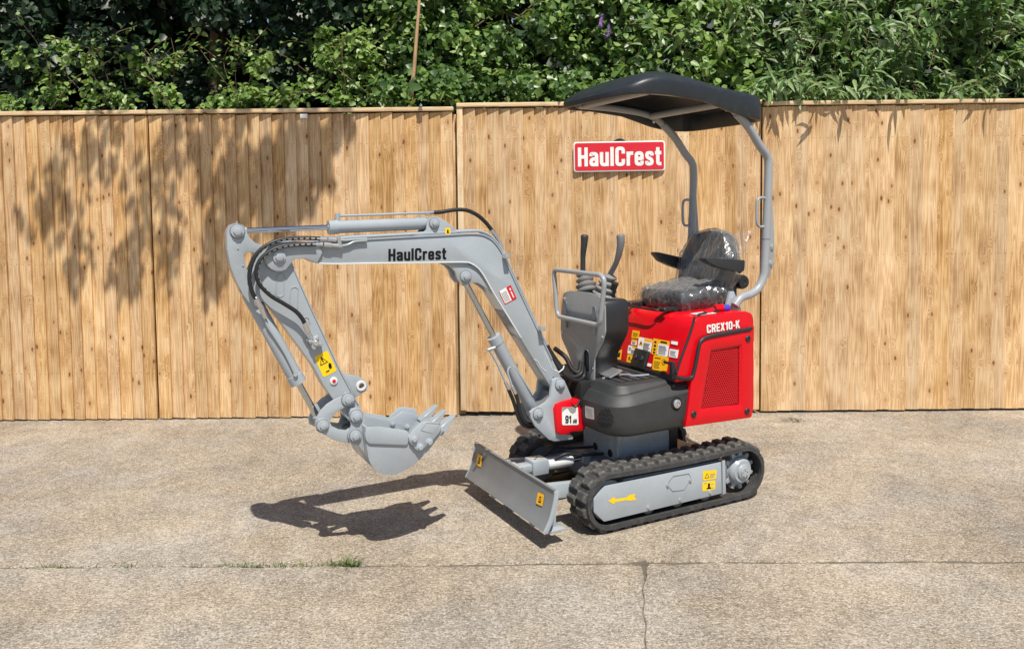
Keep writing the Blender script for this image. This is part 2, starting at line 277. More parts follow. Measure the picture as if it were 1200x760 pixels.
# ------------------------------------------------------------------ mesh helpers
def tag(o, label=None, cat=None, group=None, kind=None):
    if label: o['label'] = label
    if cat: o['category'] = cat
    if group: o['group'] = group
    if kind: o['kind'] = kind
    return o
def empty(name, loc=(0, 0, 0), rz=0.0):
    o = bpy.data.objects.new(name, None); COL.objects.link(o); o.location = loc; o.rotation_euler = (0, 0, rz); o.empty_display_size = 0.2
    return o
def link(name, me, parent=None):
    o = bpy.data.objects.new(name, me); COL.objects.link(o); o.parent = parent; return o
def finish(name, bm, mats, parent=None, ang=38, smooth=True):
    bmesh.ops.remove_doubles(bm, verts=bm.verts, dist=1e-6)
    bmesh.ops.recalc_face_normals(bm, faces=bm.faces)
    if smooth:
        for f in bm.faces: f.smooth = True
        for e in bm.edges:
            if len(e.link_faces) == 2 and e.calc_face_angle(0) > R(ang): e.smooth = False
    me = bpy.data.meshes.new(name); bm.to_mesh(me); bm.free()
    for k in (mats if isinstance(mats, (list, tuple)) else [mats]): me.materials.append(MAT[k])
    return link(name, me, parent)
def add_prism(bm, pts, y0, y1, bev=0.0, holes=(), seg=2):
    """outline in (x, z) carried from y0 to y1"""
    new = []
    if not holes:
        a = [bm.verts.new((p[0], y0, p[1])) for p in pts]; f = bm.faces.new(a); faces = [f]
    else:
        edges = []
        for loop in [pts] + list(holes):
            vs = [bm.verts.new((p[0], y0, p[1])) for p in loop]
            edges += [bm.edges.new((vs[i], vs[(i + 1) % len(vs)])) for i in range(len(vs))]
        r = bmesh.ops.triangle_fill(bm, edges=edges, use_beauty=True, use_dissolve=False); faces = [g for g in r['geom'] if isinstance(g, bmesh.types.BMFace)]
    base = set(faces)
    r = bmesh.ops.extrude_face_region(bm, geom=faces, use_keep_orig=True)
    top = [g for g in r['geom'] if isinstance(g, bmesh.types.BMVert)]; bmesh.ops.translate(bm, verts=top, vec=(0, y1 - y0, 0))
    if bev > 0:
        bmesh.ops.recalc_face_normals(bm, faces=bm.faces)
        tv = set(top); bv = set(v for f in base if f.is_valid for v in f.verts)
        ed = [e for e in bm.edges if len(e.link_faces) == 2 and e.calc_face_angle(0) > R(50) and ((e.verts[0] in tv and e.verts[1] in tv) or (e.verts[0] in bv and e.verts[1] in bv))]
        bmesh.ops.bevel(bm, geom=ed, offset=bev, segments=seg, affect='EDGES', profile=0.5, clamp_overlap=True)
def prism(name, pts, y0, y1, mat, parent, bev=0.003, holes=()):
    bm = bmesh.new(); add_prism(bm, pts, y0, y1, bev, holes); return finish(name, bm, mat, parent)
def fillet(pts, r, n=4):
    """round the corners of a closed outline; r may be a list"""
    out = []; N = len(pts)
    for i in range(N):
        p0, p1, p2 = Vector(pts[i - 1]), Vector(pts[i]), Vector(pts[(i + 1) % N]); rr = r[i] if isinstance(r, (list, tuple)) else r
        a, b = (p0 - p1), (p2 - p1); la, lb = a.length, b.length
        k = min(rr, la*0.48, lb*0.48)
        if k <= 1e-5: out.append(tuple(p1)); continue
        A, B = p1 + a/la*k, p1 + b/lb*k
        for j in range(n + 1):
            s = j/n; q = A*(1 - s)**2 + p1*2*s*(1 - s) + B*s*s; out.append(tuple(q))
    return out
def arc(cx, cy, r, a0, a1, n=8): return [(cx + r*math.cos(R(a0 + (a1 - a0)*i/n)), cy + r*math.sin(R(a0 + (a1 - a0)*i/n))) for i in range(n + 1)]
def add_box(bm, lo_, hi, bev=0.0, M=None, seg=2):
    b2 = bmesh.new(); bmesh.ops.create_cube(b2, size=1.0)
    for v in b2.verts: v.co = Vector([lo_[k] + (v.co[k] + 0.5)*(hi[k] - lo_[k]) for k in range(3)])
    if bev > 0: bmesh.ops.bevel(b2, geom=list(b2.edges), offset=bev, segments=seg, affect='EDGES', profile=0.5, clamp_overlap=True)
    if M is not None: bmesh.ops.transform(b2, matrix=M, verts=b2.verts)
    merge(bm, b2)
def merge(bm, b2, mi=None):
    mp = {}
    for v in b2.verts: mp[v] = bm.verts.new(v.co)
    for f in b2.faces:
        try: nf = bm.faces.new([mp[v] for v in f.verts]); nf.material_index = f.material_index if mi is None else mi
        except ValueError: pass
    b2.free()
def box(name, lo_, hi, mat, parent, bev=0.004, M=None):
    bm = bmesh.new(); add_box(bm, lo_, hi, bev, M); return finish(name, bm, mat, parent)
def basis(d):
    d = d.normalized(); up = Vector((0, 0, 1)) if abs(d.z) < 0.92 else Vector((0, 1, 0))
    a = d.cross(up).normalized(); return a, d.cross(a).normalized()
def add_lathe(bm, p0, p1, prof, n=20, cap=True):
    """prof: (distance along p0->p1 in metres, radius)"""
    p0, p1 = Vector(p0), Vector(p1); d = (p1 - p0).normalized(); a, b = basis(d); rings = []
    for t, r in prof:
        c = p0 + d*t; rings.append([bm.verts.new(c + (a*math.cos(2*math.pi*i/n) + b*math.sin(2*math.pi*i/n))*max(r, 1e-4)) for i in range(n)])
    for k in range(len(rings) - 1):
        for i in range(n): bm.faces.new((rings[k][i], rings[k][(i + 1) % n], rings[k + 1][(i + 1) % n], rings[k + 1][i]))
    if cap: bm.faces.new(rings[0][::-1]); bm.faces.new(rings[-1])
def add_cyl(bm, p0, p1, r, n=20, ch=0.0):
    L = (Vector(p1) - Vector(p0)).length
    add_lathe(bm, p0, p1, [(0, r - ch), (ch, r), (L - ch, r), (L, r - ch)] if ch > 0 else [(0, r), (L, r)], n)
def cyl(name, p0, p1, r, mat, parent, n=20, ch=0.002):
    bm = bmesh.new(); add_cyl(bm, p0, p1, r, n, ch); return finish(name, bm, mat, parent)
def spline(pts, n=8, closed=False):
    P = [Vector(p) for p in pts]; out = []; N = len(P)
    for i in range(N if closed else N - 1):
        g = (lambda k: P[k % N]) if closed else (lambda k: P[max(0, min(N - 1, k))])
        p0, p1, p2, p3 = g(i - 1), g(i), g(i + 1), g(i + 2)
        for j in range(n):
            t = j/n; out.append(0.5*((2*p1) + (p2 - p0)*t + (2*p0 - 5*p1 + 4*p2 - p3)*t*t + (3*p1 - p0 - 3*p2 + p3)*t**3))
    if not closed: out.append(P[-1])
    return out
def add_tube(bm, path, r, n=10, closed=False, uv=True):
    P = [Vector(p) for p in path]; N = len(P); lay = bm.loops.layers.uv.verify() if uv else None
    T = []
    for i in range(N):
        d = (P[(i + 1) % N] - P[i - 1]) if closed else (P[min(N - 1, i + 1)] - P[max(0, i - 1)])
        T.append(d.normalized())
    a, b = basis(T[0]); rings = []; Ls = [0.0]
    for i in range(N):
        if i:
            a = (a - T[i]*a.dot(T[i])).normalized(); b = T[i].cross(a).normalized(); Ls.append(Ls[-1] + (P[i] - P[i - 1]).length)
        rr = r[i] if isinstance(r, (list, tuple)) else r
        rings.append([bm.verts.new(P[i] + (a*math.cos(2*math.pi*j/n) + b*math.sin(2*math.pi*j/n))*rr) for j in range(n)])
    for i in range(N if closed else N - 1):
        A, B = rings[i], rings[(i + 1) % N]
        for j in range(n):
            f = bm.faces.new((A[j], A[(j + 1) % n], B[(j + 1) % n], B[j]))
            if lay:
                for lp, (u, v) in zip(f.loops, ((Ls[i], j/n), (Ls[i], (j + 1)/n), (Ls[min(i + 1, N - 1)], (j + 1)/n), (Ls[min(i + 1, N - 1)], j/n))): lp[lay].uv = (u, v)
    if not closed: bm.faces.new(rings[0][::-1]); bm.faces.new(rings[-1])
def tube(name, path, r, mat, parent, n=10, closed=False):
    bm = bmesh.new(); add_tube(bm, path, r, n, closed); return finish(name, bm, mat, parent, ang=60)
def ppath(pts, y): return [hit(p[0], p[1], 'y', p[2] if len(p) > 2 else y) for p in pts]
def add_bolt(bm, c, d, r=0.012, h=0.010, washer=True):
    """hex head on a washer at c, pointing along d"""
    c = Vector(c); d = Vector(d).normalized()
    if washer: add_lathe(bm, c, c + d, [(0, r*1.5), (h*0.25, r*1.5), (h*0.3, r*1.35)], 16)
    add_lathe(bm, c + d*h*0.25, c + d, [(0, r), (h*0.7, r), (h*0.8, r*0.85)], 6)
def bolt(c, d, parent, r=0.012, h=0.010, mat='zinc', name='bolt'):
    bm = bmesh.new(); add_bolt(bm, c, d, r, h); return finish(name, bm, mat, parent)
# condensed bold block lettering drawn as strokes: ch -> (width, [(path, closed)])
_h = 0.095; _x = 0.74; _t = _x - 0.082
def _g(w): return w - _h
GLYPH = {
 'H': (0.54, [([(_h, 0), (_h, 1)], 0), ([(_g(.54), 0), (_g(.54), 1)], 0), ([(_h, .5), (_g(.54), .5)], 0)]),
 'a': (0.49, [([(_g(.49), 0), (_g(.49), _t), (_h, _t), (_h, .53)], 0), ([(_g(.49), .41), (_h, .36), (_h, .082), (_g(.49), .10)], 1)]),
 'u': (0.49, [([(_h, _x), (_h, .082), (_g(.49), .082)], 0), ([(_g(.49), 0), (_g(.49), _x)], 0)]),
 'l': (0.19, [([(_h, 0), (_h, 1)], 0)]),
 'C': (0.53, [([(_g(.53), .64), (_g(.53), .918), (_h, .918), (_h, .082), (_g(.53), .082), (_g(.53), .36)], 0)]),
 'r': (0.36, [([(_h, 0), (_h, _x)], 0), ([(_h, .40), (_h + .03, _t), (.36, _t)], 0)]),
 'e': (0.49, [([(_g(.49), .25), (_g(.49), .082), (_h, .082), (_h, _t), (_g(.49), _t), (_g(.49), .30)], 0), ([(_h, .37), (_g(.49), .37)], 0)]),
 's': (0.46, [([(_g(.46), _x - .23), (_g(.46), _t), (_h, _t), (_h, .43), (_g(.46), .31), (_g(.46), .082), (_h, .082), (_h, .23)], 0)]),
 't': (0.34, [([(.15, .95), (.15, .082), (.34, .082)], 0), ([(0, _t), (.34, _t)], 0)]),
 'R': (0.54, [([(_h, 0), (_h, 1)], 0), ([(_h, .918), (_g(.54), .918), (_g(.54), .50), (_h, .50)], 0), ([(.30, .46), (_g(.54) - .01, 0)], 0)]),
 'E': (0.44, [([(_h, 0), (_h, 1)], 0), ([(_h, .918), (.44, .918)], 0), ([(_h, .5), (.41, .5)], 0), ([(_h, .082), (.44, .082)], 0)]),
 'X': (0.56, [([(.10, 0), (.46, 1)], 0), ([(.46, 0), (.10, 1)], 0)]),
 '1': (0.34, [([(.24, 0), (.24, 1)], 0), ([(0, .76), (.24, .86)], 0)]),
 '0': (0.52, [([(_h, .082), (_g(.52), .082), (_g(.52), .918), (_h, .918)], 1)]),
 '9': (0.52, [([(_h, .44), (_g(.52), .44), (_g(.52), .918), (_h, .918)], 1), ([(_g(.52), .7), (_g(.52), .082), (_h, .082), (_h, .26)], 0)]),
 '-': (0.28, [([(0, .42), (.28, .42)], 0)]),
 'K': (0.56, [([(_h, 0), (_h, 1)], 0), ([(_h, .36), (.44, 1)], 0), ([(.22, .54), (.46, 0)], 0)]),
 'd': (0.49, [([(_g(.49), 0), (_g(.49), 1)], 0), ([(_g(.49), .082), (_h, .082), (_h, _t), (_g(.49), _t)], 1)]),
 'B': (0.54, [([(_h, .082), (_g(.54), .082), (_g(.54), .5), (_h, .5)], 1), ([(_h, .5), (_g(.54) - .02, .5), (_g(.54) - .02, .918), (_h, .918)], 1)]),
}
def open_fillet(pts, r, n=4):
    out = [pts[0]]
    for i in range(1, len(pts) - 1):
        p0, p1, p2 = Vector(pts[i - 1]), Vector(pts[i]), Vector(pts[i + 1]); a, b = p0 - p1, p2 - p1; k = min(r, a.length*0.5, b.length*0.5)
        A, B = p1 + a.normalized()*k, p1 + b.normalized()*k
        out += [tuple(A*(1 - s)**2 + p1*2*s*(1 - s) + B*s*s) for s in [j/n for j in range(n + 1)]]
    return out + [pts[-1]]
def lettering(s, O, U, V, parent, mat, stem=0.175, lift=0.0008):
    """print s into the parallelogram O (bottom left), U (along), V (up)"""
    O, U, V = Vector(O), Vector(U), Vector(V); n = U.cross(V).normalized(); tot = sum(GLYPH[c][0] for c in s) + 0.075*(len(s) - 1); bm = bmesh.new(); x0 = 0.0
    for c in s:
        w, strokes = GLYPH[c]
        for k, (path, closed) in enumerate(strokes):
            P = [Vector(p) for p in (fillet(path, 0.13, 4) if closed else open_fillet(path, 0.13))]; P = [p for i, p in enumerate(P) if i == 0 or (p - P[i - 1]).length > 1e-4]; N = len(P); L, Rr = [], []
            for i in range(N):
                a = P[i - 1] if (closed or i) else P[i]; b = P[(i + 1) % N] if (closed or i < N - 1) else P[i]
                d1 = (P[i] - a).normalized() if (P[i] - a).length > 1e-6 else (b - P[i]).normalized(); d2 = (b - P[i]).normalized() if (b - P[i]).length > 1e-6 else d1
                m = Vector((-(d1.y + d2.y), d1.x + d2.x)); m.normalize(); q = stem/2/max(0.5, m.dot(Vector((-d1.y, d1.x)))); L.append(P[i] + m*q); Rr.append(P[i] - m*q)
            def W_(p): return bm.verts.new(O + U*((x0 + p.x)/tot) + V*p.y + n*(lift + 0.0003*k))
            lv, rv = [W_(p) for p in L], [W_(p) for p in Rr]
            for i in range(N if closed else N - 1):
                j = (i + 1) % N
                bm.faces.new((lv[i], rv[i], rv[j], lv[j]))
        x0 += w + 0.075
    me = bpy.data.meshes.new('lettering'); bm.to_mesh(me); bm.free(); me.materials.append(MAT[mat]); return link('lettering', me, parent)
def sticker(c4, parent, bg_='yellow', prints=(), name='sticker', lift=0.0012):
    """c4: corners bl, br, tr, tl in 3D; prints: (u0, v0, u1, v1, material) or ('tri', u, v, size, material)"""
    c4 = [Vector(c) for c in c4]; n = (c4[1] - c4[0]).cross(c4[3] - c4[0]).normalized()
    def P(u, v, h): return c4[0]*(1 - u)*(1 - v) + c4[1]*u*(1 - v) + c4[2]*u*v + c4[3]*(1 - u)*v + n*h
    mats = [bg_]; bm = bmesh.new()
    def poly(uvs, h, mt):
        if mt not in mats: mats.append(mt)
        f = bm.faces.new([bm.verts.new(P(u, v, h)) for u, v in uvs]); f.material_index = mats.index(mt)
    r = 0.06; poly([(r, 0), (1 - r, 0), (1, r), (1, 1 - r), (1 - r, 1), (r, 1), (0, 1 - r), (0, r)], lift, bg_)
    k = 0
    for p in prints:
        k += 1; h = lift + 0.0006 + 0.0002*k
        if p[0] == 'tri': _, u, v, s, mt = p[:5]; asp = p[5] if len(p) > 5 else 1.0; poly([(u - s*asp, v - s*0.8), (u + s*asp, v - s*0.8), (u, v + s)], h, mt)
        elif p[0] == 'poly': poly(p[1], h, p[2])
        else: poly([(p[0], p[1]), (p[2], p[1]), (p[2], p[3]), (p[0], p[3])], h, p[4])
    me = bpy.data.meshes.new(name); bm.to_mesh(me); bm.free()
    for k in mats: me.materials.append(MAT[k])
    return link(name, me, parent)
def px4(c, y, ax='y'): return [hit(p[0], p[1], ax, y) for p in c]
def lines(u0, v0, u1, v1, n, mat='ink_grey', fill=0.5):
    out = []; hgt = (v1 - v0)/n
    for i in range(n): out.append((u0, v0 + i*hgt, u0 + (u1 - u0)*random.uniform(0.75, 1.0), v0 + i*hgt + hgt*fill, mat))
    return out

# ================================================================== THE SETTING
FY = 6.379                                                   # face of the fence
def sheet(name, x0, x1, y0, y1, z, mat):
    bm = bmesh.new(); bm.faces.new([bm.verts.new(p) for p in ((x0, y0, z), (x1, y0, z), (x1, y1, z), (x0, y1, z))])
    return finish(name, bm, mat, None, smooth=False)
tag(sheet('ground', -150, 150, -150, 150, -0.06, 'soil'), kind='structure')
yard = tag(sheet('concrete_yard', -40, 40, -40, 6.62, -0.008, 'joint_fill'), kind='structure')
r2 = random.Random(3)
def jag(n, amp):
    v = 0; out = []
    for i in range(n): v = 0.72*v + r2.uniform(-amp, amp); out.append(v)
    return out
XS = [-40, -12] + [-4.4 + 0.022*i for i in range(401)] + [12, 40]
def jy(x): return 3.652 - 0.0075*x + 0.006*math.sin(x*2.1) + 0.003*math.sin(x*7.3 + 1)
ja, jb = jag(len(XS), 0.0045), jag(len(XS), 0.0045)
def gapw(x): return 0.008 + 0.005*max(0, min(1, (x - 0.1)/0.8)) + (0.016 if abs(x - 0.60) < 0.03 else 0.0)
up_edge = [(x, jy(x) + gapw(x) + ja[i]) for i, x in enumerate(XS)]
lo_edge = [(x, jy(x) - gapw(x) + jb[i]) for i, x in enumerate(XS)]
def jx(y): return 0.614 + (y - 3.64)*0.169 + 0.005*math.sin(y*9) + 0.004*math.sin(y*31)
YS = [-40, -5] + [0.5 + 0.02*i for i in range(157)]
jc, jd = jag(len(YS), 0.0005), jag(len(YS), 0.0005)
def slab(outer, name='slab'):
    """outer: list of (x, y, nx, ny): (nx, ny) points into the slab along a joint edge"""
    bm = bmesh.new()
    top = [bm.verts.new((x + nx*0.004, y + ny*0.004, 0)) for x, y, nx, ny in outer]
    mid = [bm.verts.new((x, y, -0.006 if (nx or ny) else 0)) for x, y, nx, ny in outer]
    low = [bm.verts.new((x, y, -0.05)) for x, y, nx, ny in outer]
    bm.faces.new(top); N = len(outer)
    for i in range(N):
        j = (i + 1) % N; bm.faces.new((top[i], top[j], mid[j], mid[i])); bm.faces.new((mid[i], mid[j], low[j], low[i]))
    return finish(name, bm, 'concrete', yard, ang=20)
slab([(x, y, 0, 1) for x, y in up_edge] + [(40, 6.6, 0, 0), (-40, 6.6, 0, 0)])
cutL = [(jx(y) - (0.0003 if y < 3.45 else 0.0012 + 0.05*(y - 3.45)) - abs(jc[i]), y) for i, y in enumerate(YS)]; cutR = [(jx(y) + (0.0003 if y < 3.45 else 0.0012 + 0.05*(y - 3.45)) + abs(jd[i]), y) for i, y in enumerate(YS)]
left = [(x, y) for x, y in lo_edge if x < 0.598]; right = [(x, y) for x, y in lo_edge if x > 0.63]
slab([(-40, -40, 0, 0)] + [(x, y, -1, 0) for x, y in cutL if y < 3.615] + [(x, y, 0, -1) for x, y in reversed(left)])
slab([(40, -40, 0, 0)] + [(x, y, 0, -1) for x, y in reversed(right)] + [(x, y, 1, 0) for x, y in reversed(cutR) if y < 3.615])

# ---- fence panels of overlapping feather-edge boards
def board_mesh(pw, h, tl=0.005, tr=0.028, lap=0.016):
    """thin left edge slips under the thick right edge of its neighbour"""
    bm = bmesh.new(); w = pw + lap
    prof = [(-lap, 0.0), (pw, 0.0), (pw, -tr + 0.002), (pw - 0.002, -tr), (-lap, -tl)]
    ev = []
    for z in (0, h): ev.append([bm.verts.new((x, y, z)) for x, y in prof])
    n = len(prof)
    for i in range(n): bm.faces.new((ev[0][i], ev[0][(i + 1) % n], ev[1][(i + 1) % n], ev[1][i]))
    bm.faces.new(ev[0][::-1]); bm.faces.new(ev[1]); bmesh.ops.recalc_face_normals(bm, faces=bm.faces)
    for f in bm.faces: f.material_index = 0
    for zz in (0.39, 1.29, 2.24):                               # two nails at each rail
        for fx in (0.36, 0.86):
            x = pw*fx; y = -tl - (tr - tl)*(x + lap)/(pw + lap) - 0.0012
            vs = [bm.verts.new((x + 0.0032*math.cos(R(60*k)), y, min(zz, h - 0.05) - 0.012 + 0.0032*math.sin(R(60*k)))) for k in range(6)]; bm.faces.new(vs).material_index = 1
    me = bpy.data.meshes.new('board'); bm.to_mesh(me); bm.free(); me.materials.append(MAT['wood']); me.materials.append(MAT['nail']); return me
def wood_bar(name, lo_, hi, parent, mat='wood_pale', bev=0.003, rot=False):
    """bar with its own origin; grain along its length"""
    c = Vector([(lo_[k] + hi[k])/2 for k in range(3)]); h = [(hi[k] - lo_[k])/2 for k in range(3)]
    bm = bmesh.new()
    if rot:
        add_box(bm, (-h[2], -h[1], -h[0]), (h[2], h[1], h[0]), bev); o = finish(name, bm, mat, parent); o.rotation_euler = (0, math.pi/2, 0)
    else:
        add_box(bm, [-v for v in h], h, bev); o = finish(name, bm, mat, parent)
    o.location = c - (parent.location if parent else Vector()); return o
def fence_panel(x0, x1, ztop, zbot, pitch, label, batten=None, tl=0.005, tr=0.028, name='board_fence'):
    p = empty(name, (x0, FY, 0)); tag(p, label, 'fence', 'closeboard panels of the yard fence')
    capb = ztop - 0.031; xa = x0 + (0.055 if batten else 0.012); n = int(round((x1 - 0.012 - xa)/pitch)); pw = (x1 - 0.012 - xa)/n
    me = board_mesh(pw, capb - zbot - 0.012, tl, tr)
    for i in range(n):
        o = link('board', me, p); o.location = (xa - x0 + i*pw, 0.004 + r2.uniform(-0.0015, 0.0015), zbot + r2.uniform(-0.004, 0.004)); o.scale = (1 + r2.uniform(-0.02, 0.03), 1, 1)
        o.rotation_euler = (r2.uniform(-0.0012, 0.0012), r2.uniform(-0.0012, 0.0012), r2.uniform(-0.035, 0.035))
    wood_bar('cap_rail', (x0 + 0.006, FY - 0.042, capb), (x1 - 0.006, FY + 0.05, ztop), p, 'wood_pale', 0.003, rot=True)
    if batten: wood_bar('edge_batten', (x0 + 0.006, FY - 0.030, batten), (x0 + 0.053, FY + 0.02, capb - 0.002), p, 'wood_pale')
    wood_bar('post', (x1 - 0.05, FY + 0.062, 0), (x1 + 0.06, FY + 0.16, ztop - 0.05), p, 'wood', 0.004)
    for z in (0.35, 1.25, 2.2): wood_bar('rail', (x0 + 0.02, FY + 0.012, z), (x1 - 0.02, FY + 0.06, z + 0.08), p, 'wood', 0.003, rot=True)
    return p
FX1 = wfence(536, 300, FY).x; FX2 = wfence(891.6, 300, FY).x
fence_panel(FX1 - 4.95, FX1 - 2.478, 2.524, 0.012, 0.0965, 'golden board fence panel at the far left end of the fence')
fl = fence_panel(FX1 - 2.472, FX1 - 0.008, 2.524, 0.012, 0.0965, 'board fence panel dappled with leaf shadow behind the raised digging arm')
fence_panel(FX1 + 0.006, FX2 - 0.004, 2.553, 0.040, 0.0955, 'taller board fence panel carrying the red sign, directly behind the driver seat', batten=0.055)
fence_panel(FX2 + 0.010, FX2 + 2.482, 2.541, 0.020, 0.1175, 'fence panel of wide flat boards to the right of the red engine cover', tl=0.012, tr=0.019)
tg = wfence(356, 136, FY - 0.030); tb = bmesh.new(); add_box(tb, (-0.03, -0.002, -0.018), (0.03, 0.002, 0.018), 0.001); t_ = finish('maker_plate', tb, 'white', fl); t_.location = tg - fl.location

# ---- sign on the fence
sc = wfence(725.8, 183.2, FY - 0.042); sg = empty('fence_sign', (sc.x, sc.y, sc.z)); sg.rotation_euler = (0, R(-0.4), 0)
tag(sg, 'red rectangular HaulCrest sign with white lettering and border on the fence', 'sign')
sw, sh = 0.368, 0.120
rr_ = lambda w, h, r: fillet([(-w, -h), (w, -h), (w, h), (-w, h)], r, 5)
prism('border', rr_(sw, sh, 0.025), -0.002, 0.006, 'white', sg, 0.001)
prism('face', rr_(sw - 0.010, sh - 0.010, 0.019), -0.0045, -0.0025, 'sign_red', sg, 0.0)
lettering('HaulCrest', (-0.335, -0.0055, -0.077), (0.672, 0, 0), (0, 0, 0.152), sg, 'white', 0.185, 0.001)
cyl('mount_disc', (0.005, 0.008, 0.082), (0.005, 0.022, 0.082), 0.062, 'black_plastic', sg, 28)
for dx in (-0.25, 0.25): cyl('spacer', (dx, 0.006, 0), (dx, 0.024, 0), 0.02, 'black_plastic', sg, 14)

# ---- foliage
def leaf_mesh(name, pos, nrm, size, mat, parent, kind='ivy'):
    N = len(pos); pos = np.asarray(pos, float); nrm = np.asarray(nrm, float); nrm /= np.linalg.norm(nrm, axis=1, keepdims=True) + 1e-9
    T = {'ivy': [(0, 0, 0), (0.45, 0, -0.02), (1, 0, -0.10), (0.10, -0.42, 0.08), (0.55, -0.34, 0.05), (0.10, 0.42, 0.08), (0.55, 0.34, 0.05)],
         'round': [(0, 0, 0), (0.5, 0, -0.03), (1, 0, -0.12), (0.22, -0.34, 0.06), (0.66, -0.27, 0.02), (0.22, 0.34, 0.06), (0.66, 0.27, 0.02)],
         'lance': [(0, 0, 0), (0.45, 0, 0.0), (1, 0, -0.22), (0.22, -0.115, 0.04), (0.60, -0.10, 0.0), (0.22, 0.115, 0.04), (0.60, 0.10, 0.0)],
         'blade': [(0, 0, 0), (0.5, 0, 0.02), (1, 0, -0.25), (0.1, -0.035, 0), (0.6, -0.03, 0), (0.1, 0.035, 0), (0.6, 0.03, 0)]}[kind]
    T = np.array(T)
    d = rng.normal(size=(N, 3)) + np.array([0, -0.25, -0.75]) if kind != 'blade' else rng.normal(size=(N, 3))*0.5 + np.array([0, 0, 1.0])
    if isinstance(size, tuple): size = rng.uniform(size[0], size[1], N)*rng.choice([0.7, 1.0, 1.0, 1.15], N)
    d -= nrm*np.sum(d*nrm, axis=1, keepdims=True); d /= np.linalg.norm(d, axis=1, keepdims=True) + 1e-9
    s = np.cross(nrm, d)
    co = pos[:, None, :] + size[:, None, None]*(T[None, :, 0, None]*d[:, None, :] + T[None, :, 1, None]*s[:, None, :] + T[None, :, 2, None]*nrm[:, None, :])
    F4 = np.array([[0, 3, 4, 1], [0, 1, 6, 5]]); F3 = np.array([[1, 4, 2], [1, 2, 6]])
    base = (np.arange(N)*7)[:, None, None]
    l4 = (base + F4[None]).reshape(-1); l3 = (base + F3[None]).reshape(-1)
    me = bpy.data.meshes.new(name); me.vertices.add(N*7); me.vertices.foreach_set('co', co.reshape(-1))
    me.loops.add(len(l4) + len(l3)); me.loops.foreach_set('vertex_index', np.concatenate([l4, l3]))
    st = np.concatenate([np.arange(N*2)*4, len(l4) + np.arange(N*2)*3]); me.polygons.add(N*4); me.polygons.foreach_set('loop_start', st)
    me.update(calc_edges=True); me.validate(); me.materials.append(MAT[mat]); return link(name, me, parent)
def clumps(cs, per, rad, up=(0, -0.55, 0.75), jit=0.55):
    P, Nn = [], []
    for c in cs:
        k = int(per*random.uniform(0.6, 1.4)); r = rad*random.uniform(0.7, 1.35)
        v = rng.normal(size=(k, 3)); v /= np.linalg.norm(v, axis=1, keepdims=True); v *= (rng.uniform(0, 1, (k, 1))**0.45)*r; v[:, 2] *= 0.8
        P.append(np.array(c)[None] + v); Nn.append(np.array(up)[None]*0.9 + v/r*0.5 + rng.normal(size=(k, 3))*jit)
    return np.concatenate(P), np.concatenate(Nn)
def scatter(n, x, y, z): return [(random.uniform(*x), random.uniform(*y), random.uniform(*z)) for _ in range(n)]
def shoot(start, dirn, length, n, droop=0.5, wob=0.12):
    p = Vector(start); d = Vector(dirn).normalized(); out = [p.copy()]
    for i in range(n):
        d = (d + Vector((random.gauss(0, wob), random.gauss(0, wob), random.gauss(0, wob) - droop/n))).normalized(); p = p + d*(length/n); out.append(p.copy())
    return out
def along(paths, per, off, up, jit=0.4):
    P, Nn = [], []
    for path in paths:
        sp = spline(path, max(2, per//len(path)))
        for q in sp:
            P.append((q.x + random.gauss(0, off), q.y + random.gauss(0, off), q.z + random.gauss(0, off))); Nn.append((up[0] + random.gauss(0, jit), up[1] + random.gauss(0, jit), up[2] + random.gauss(0, jit)))
    return P, Nn
def stems(name, paths, r, mat, parent):
    bm = bmesh.new()
    for p in paths:
        sp = spline(p, 3); add_tube(bm, sp, [r*(1 - 0.65*i/len(sp)) for i in range(len(sp))], 6)
    return finish(name, bm, mat, parent, ang=80)

# tall dark tree at the left end, its boughs reach out over the fence above the picture
tr = empty('overhanging_tree', (-3.3, 8.6, 0)); tag(tr, 'dark shadowy leafy tree at the left above the fence', 'tree')
tl_ = Vector((-3.3, 8.6, 0)); trunk = [Vector((-3.3, 8.6, -0.05)), Vector((-3.25, 8.55, 1.5)), Vector((-3.1, 8.4, 3.2)), Vector((-2.9, 8.1, 5.0)), Vector((-2.8, 7.8, 7.2))]
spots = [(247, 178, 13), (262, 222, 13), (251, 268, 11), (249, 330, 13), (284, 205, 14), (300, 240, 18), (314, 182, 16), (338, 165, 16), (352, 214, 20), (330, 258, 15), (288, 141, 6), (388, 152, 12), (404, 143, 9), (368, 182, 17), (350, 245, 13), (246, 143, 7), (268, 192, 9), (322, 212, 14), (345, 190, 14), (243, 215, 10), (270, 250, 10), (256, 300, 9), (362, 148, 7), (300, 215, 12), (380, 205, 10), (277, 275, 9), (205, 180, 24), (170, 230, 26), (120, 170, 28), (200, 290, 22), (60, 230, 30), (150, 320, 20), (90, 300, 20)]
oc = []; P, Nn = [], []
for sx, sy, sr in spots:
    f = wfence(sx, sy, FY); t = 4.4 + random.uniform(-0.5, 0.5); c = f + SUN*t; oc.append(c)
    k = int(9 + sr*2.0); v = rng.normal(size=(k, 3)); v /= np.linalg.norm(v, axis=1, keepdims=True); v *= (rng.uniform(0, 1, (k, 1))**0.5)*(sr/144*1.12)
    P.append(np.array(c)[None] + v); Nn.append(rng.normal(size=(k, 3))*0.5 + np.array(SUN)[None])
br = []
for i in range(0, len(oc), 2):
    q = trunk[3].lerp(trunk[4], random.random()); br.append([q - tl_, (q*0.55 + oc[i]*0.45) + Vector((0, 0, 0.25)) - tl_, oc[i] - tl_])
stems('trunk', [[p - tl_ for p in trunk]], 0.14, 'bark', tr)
stems('branch', br, 0.016, 'bark', tr)
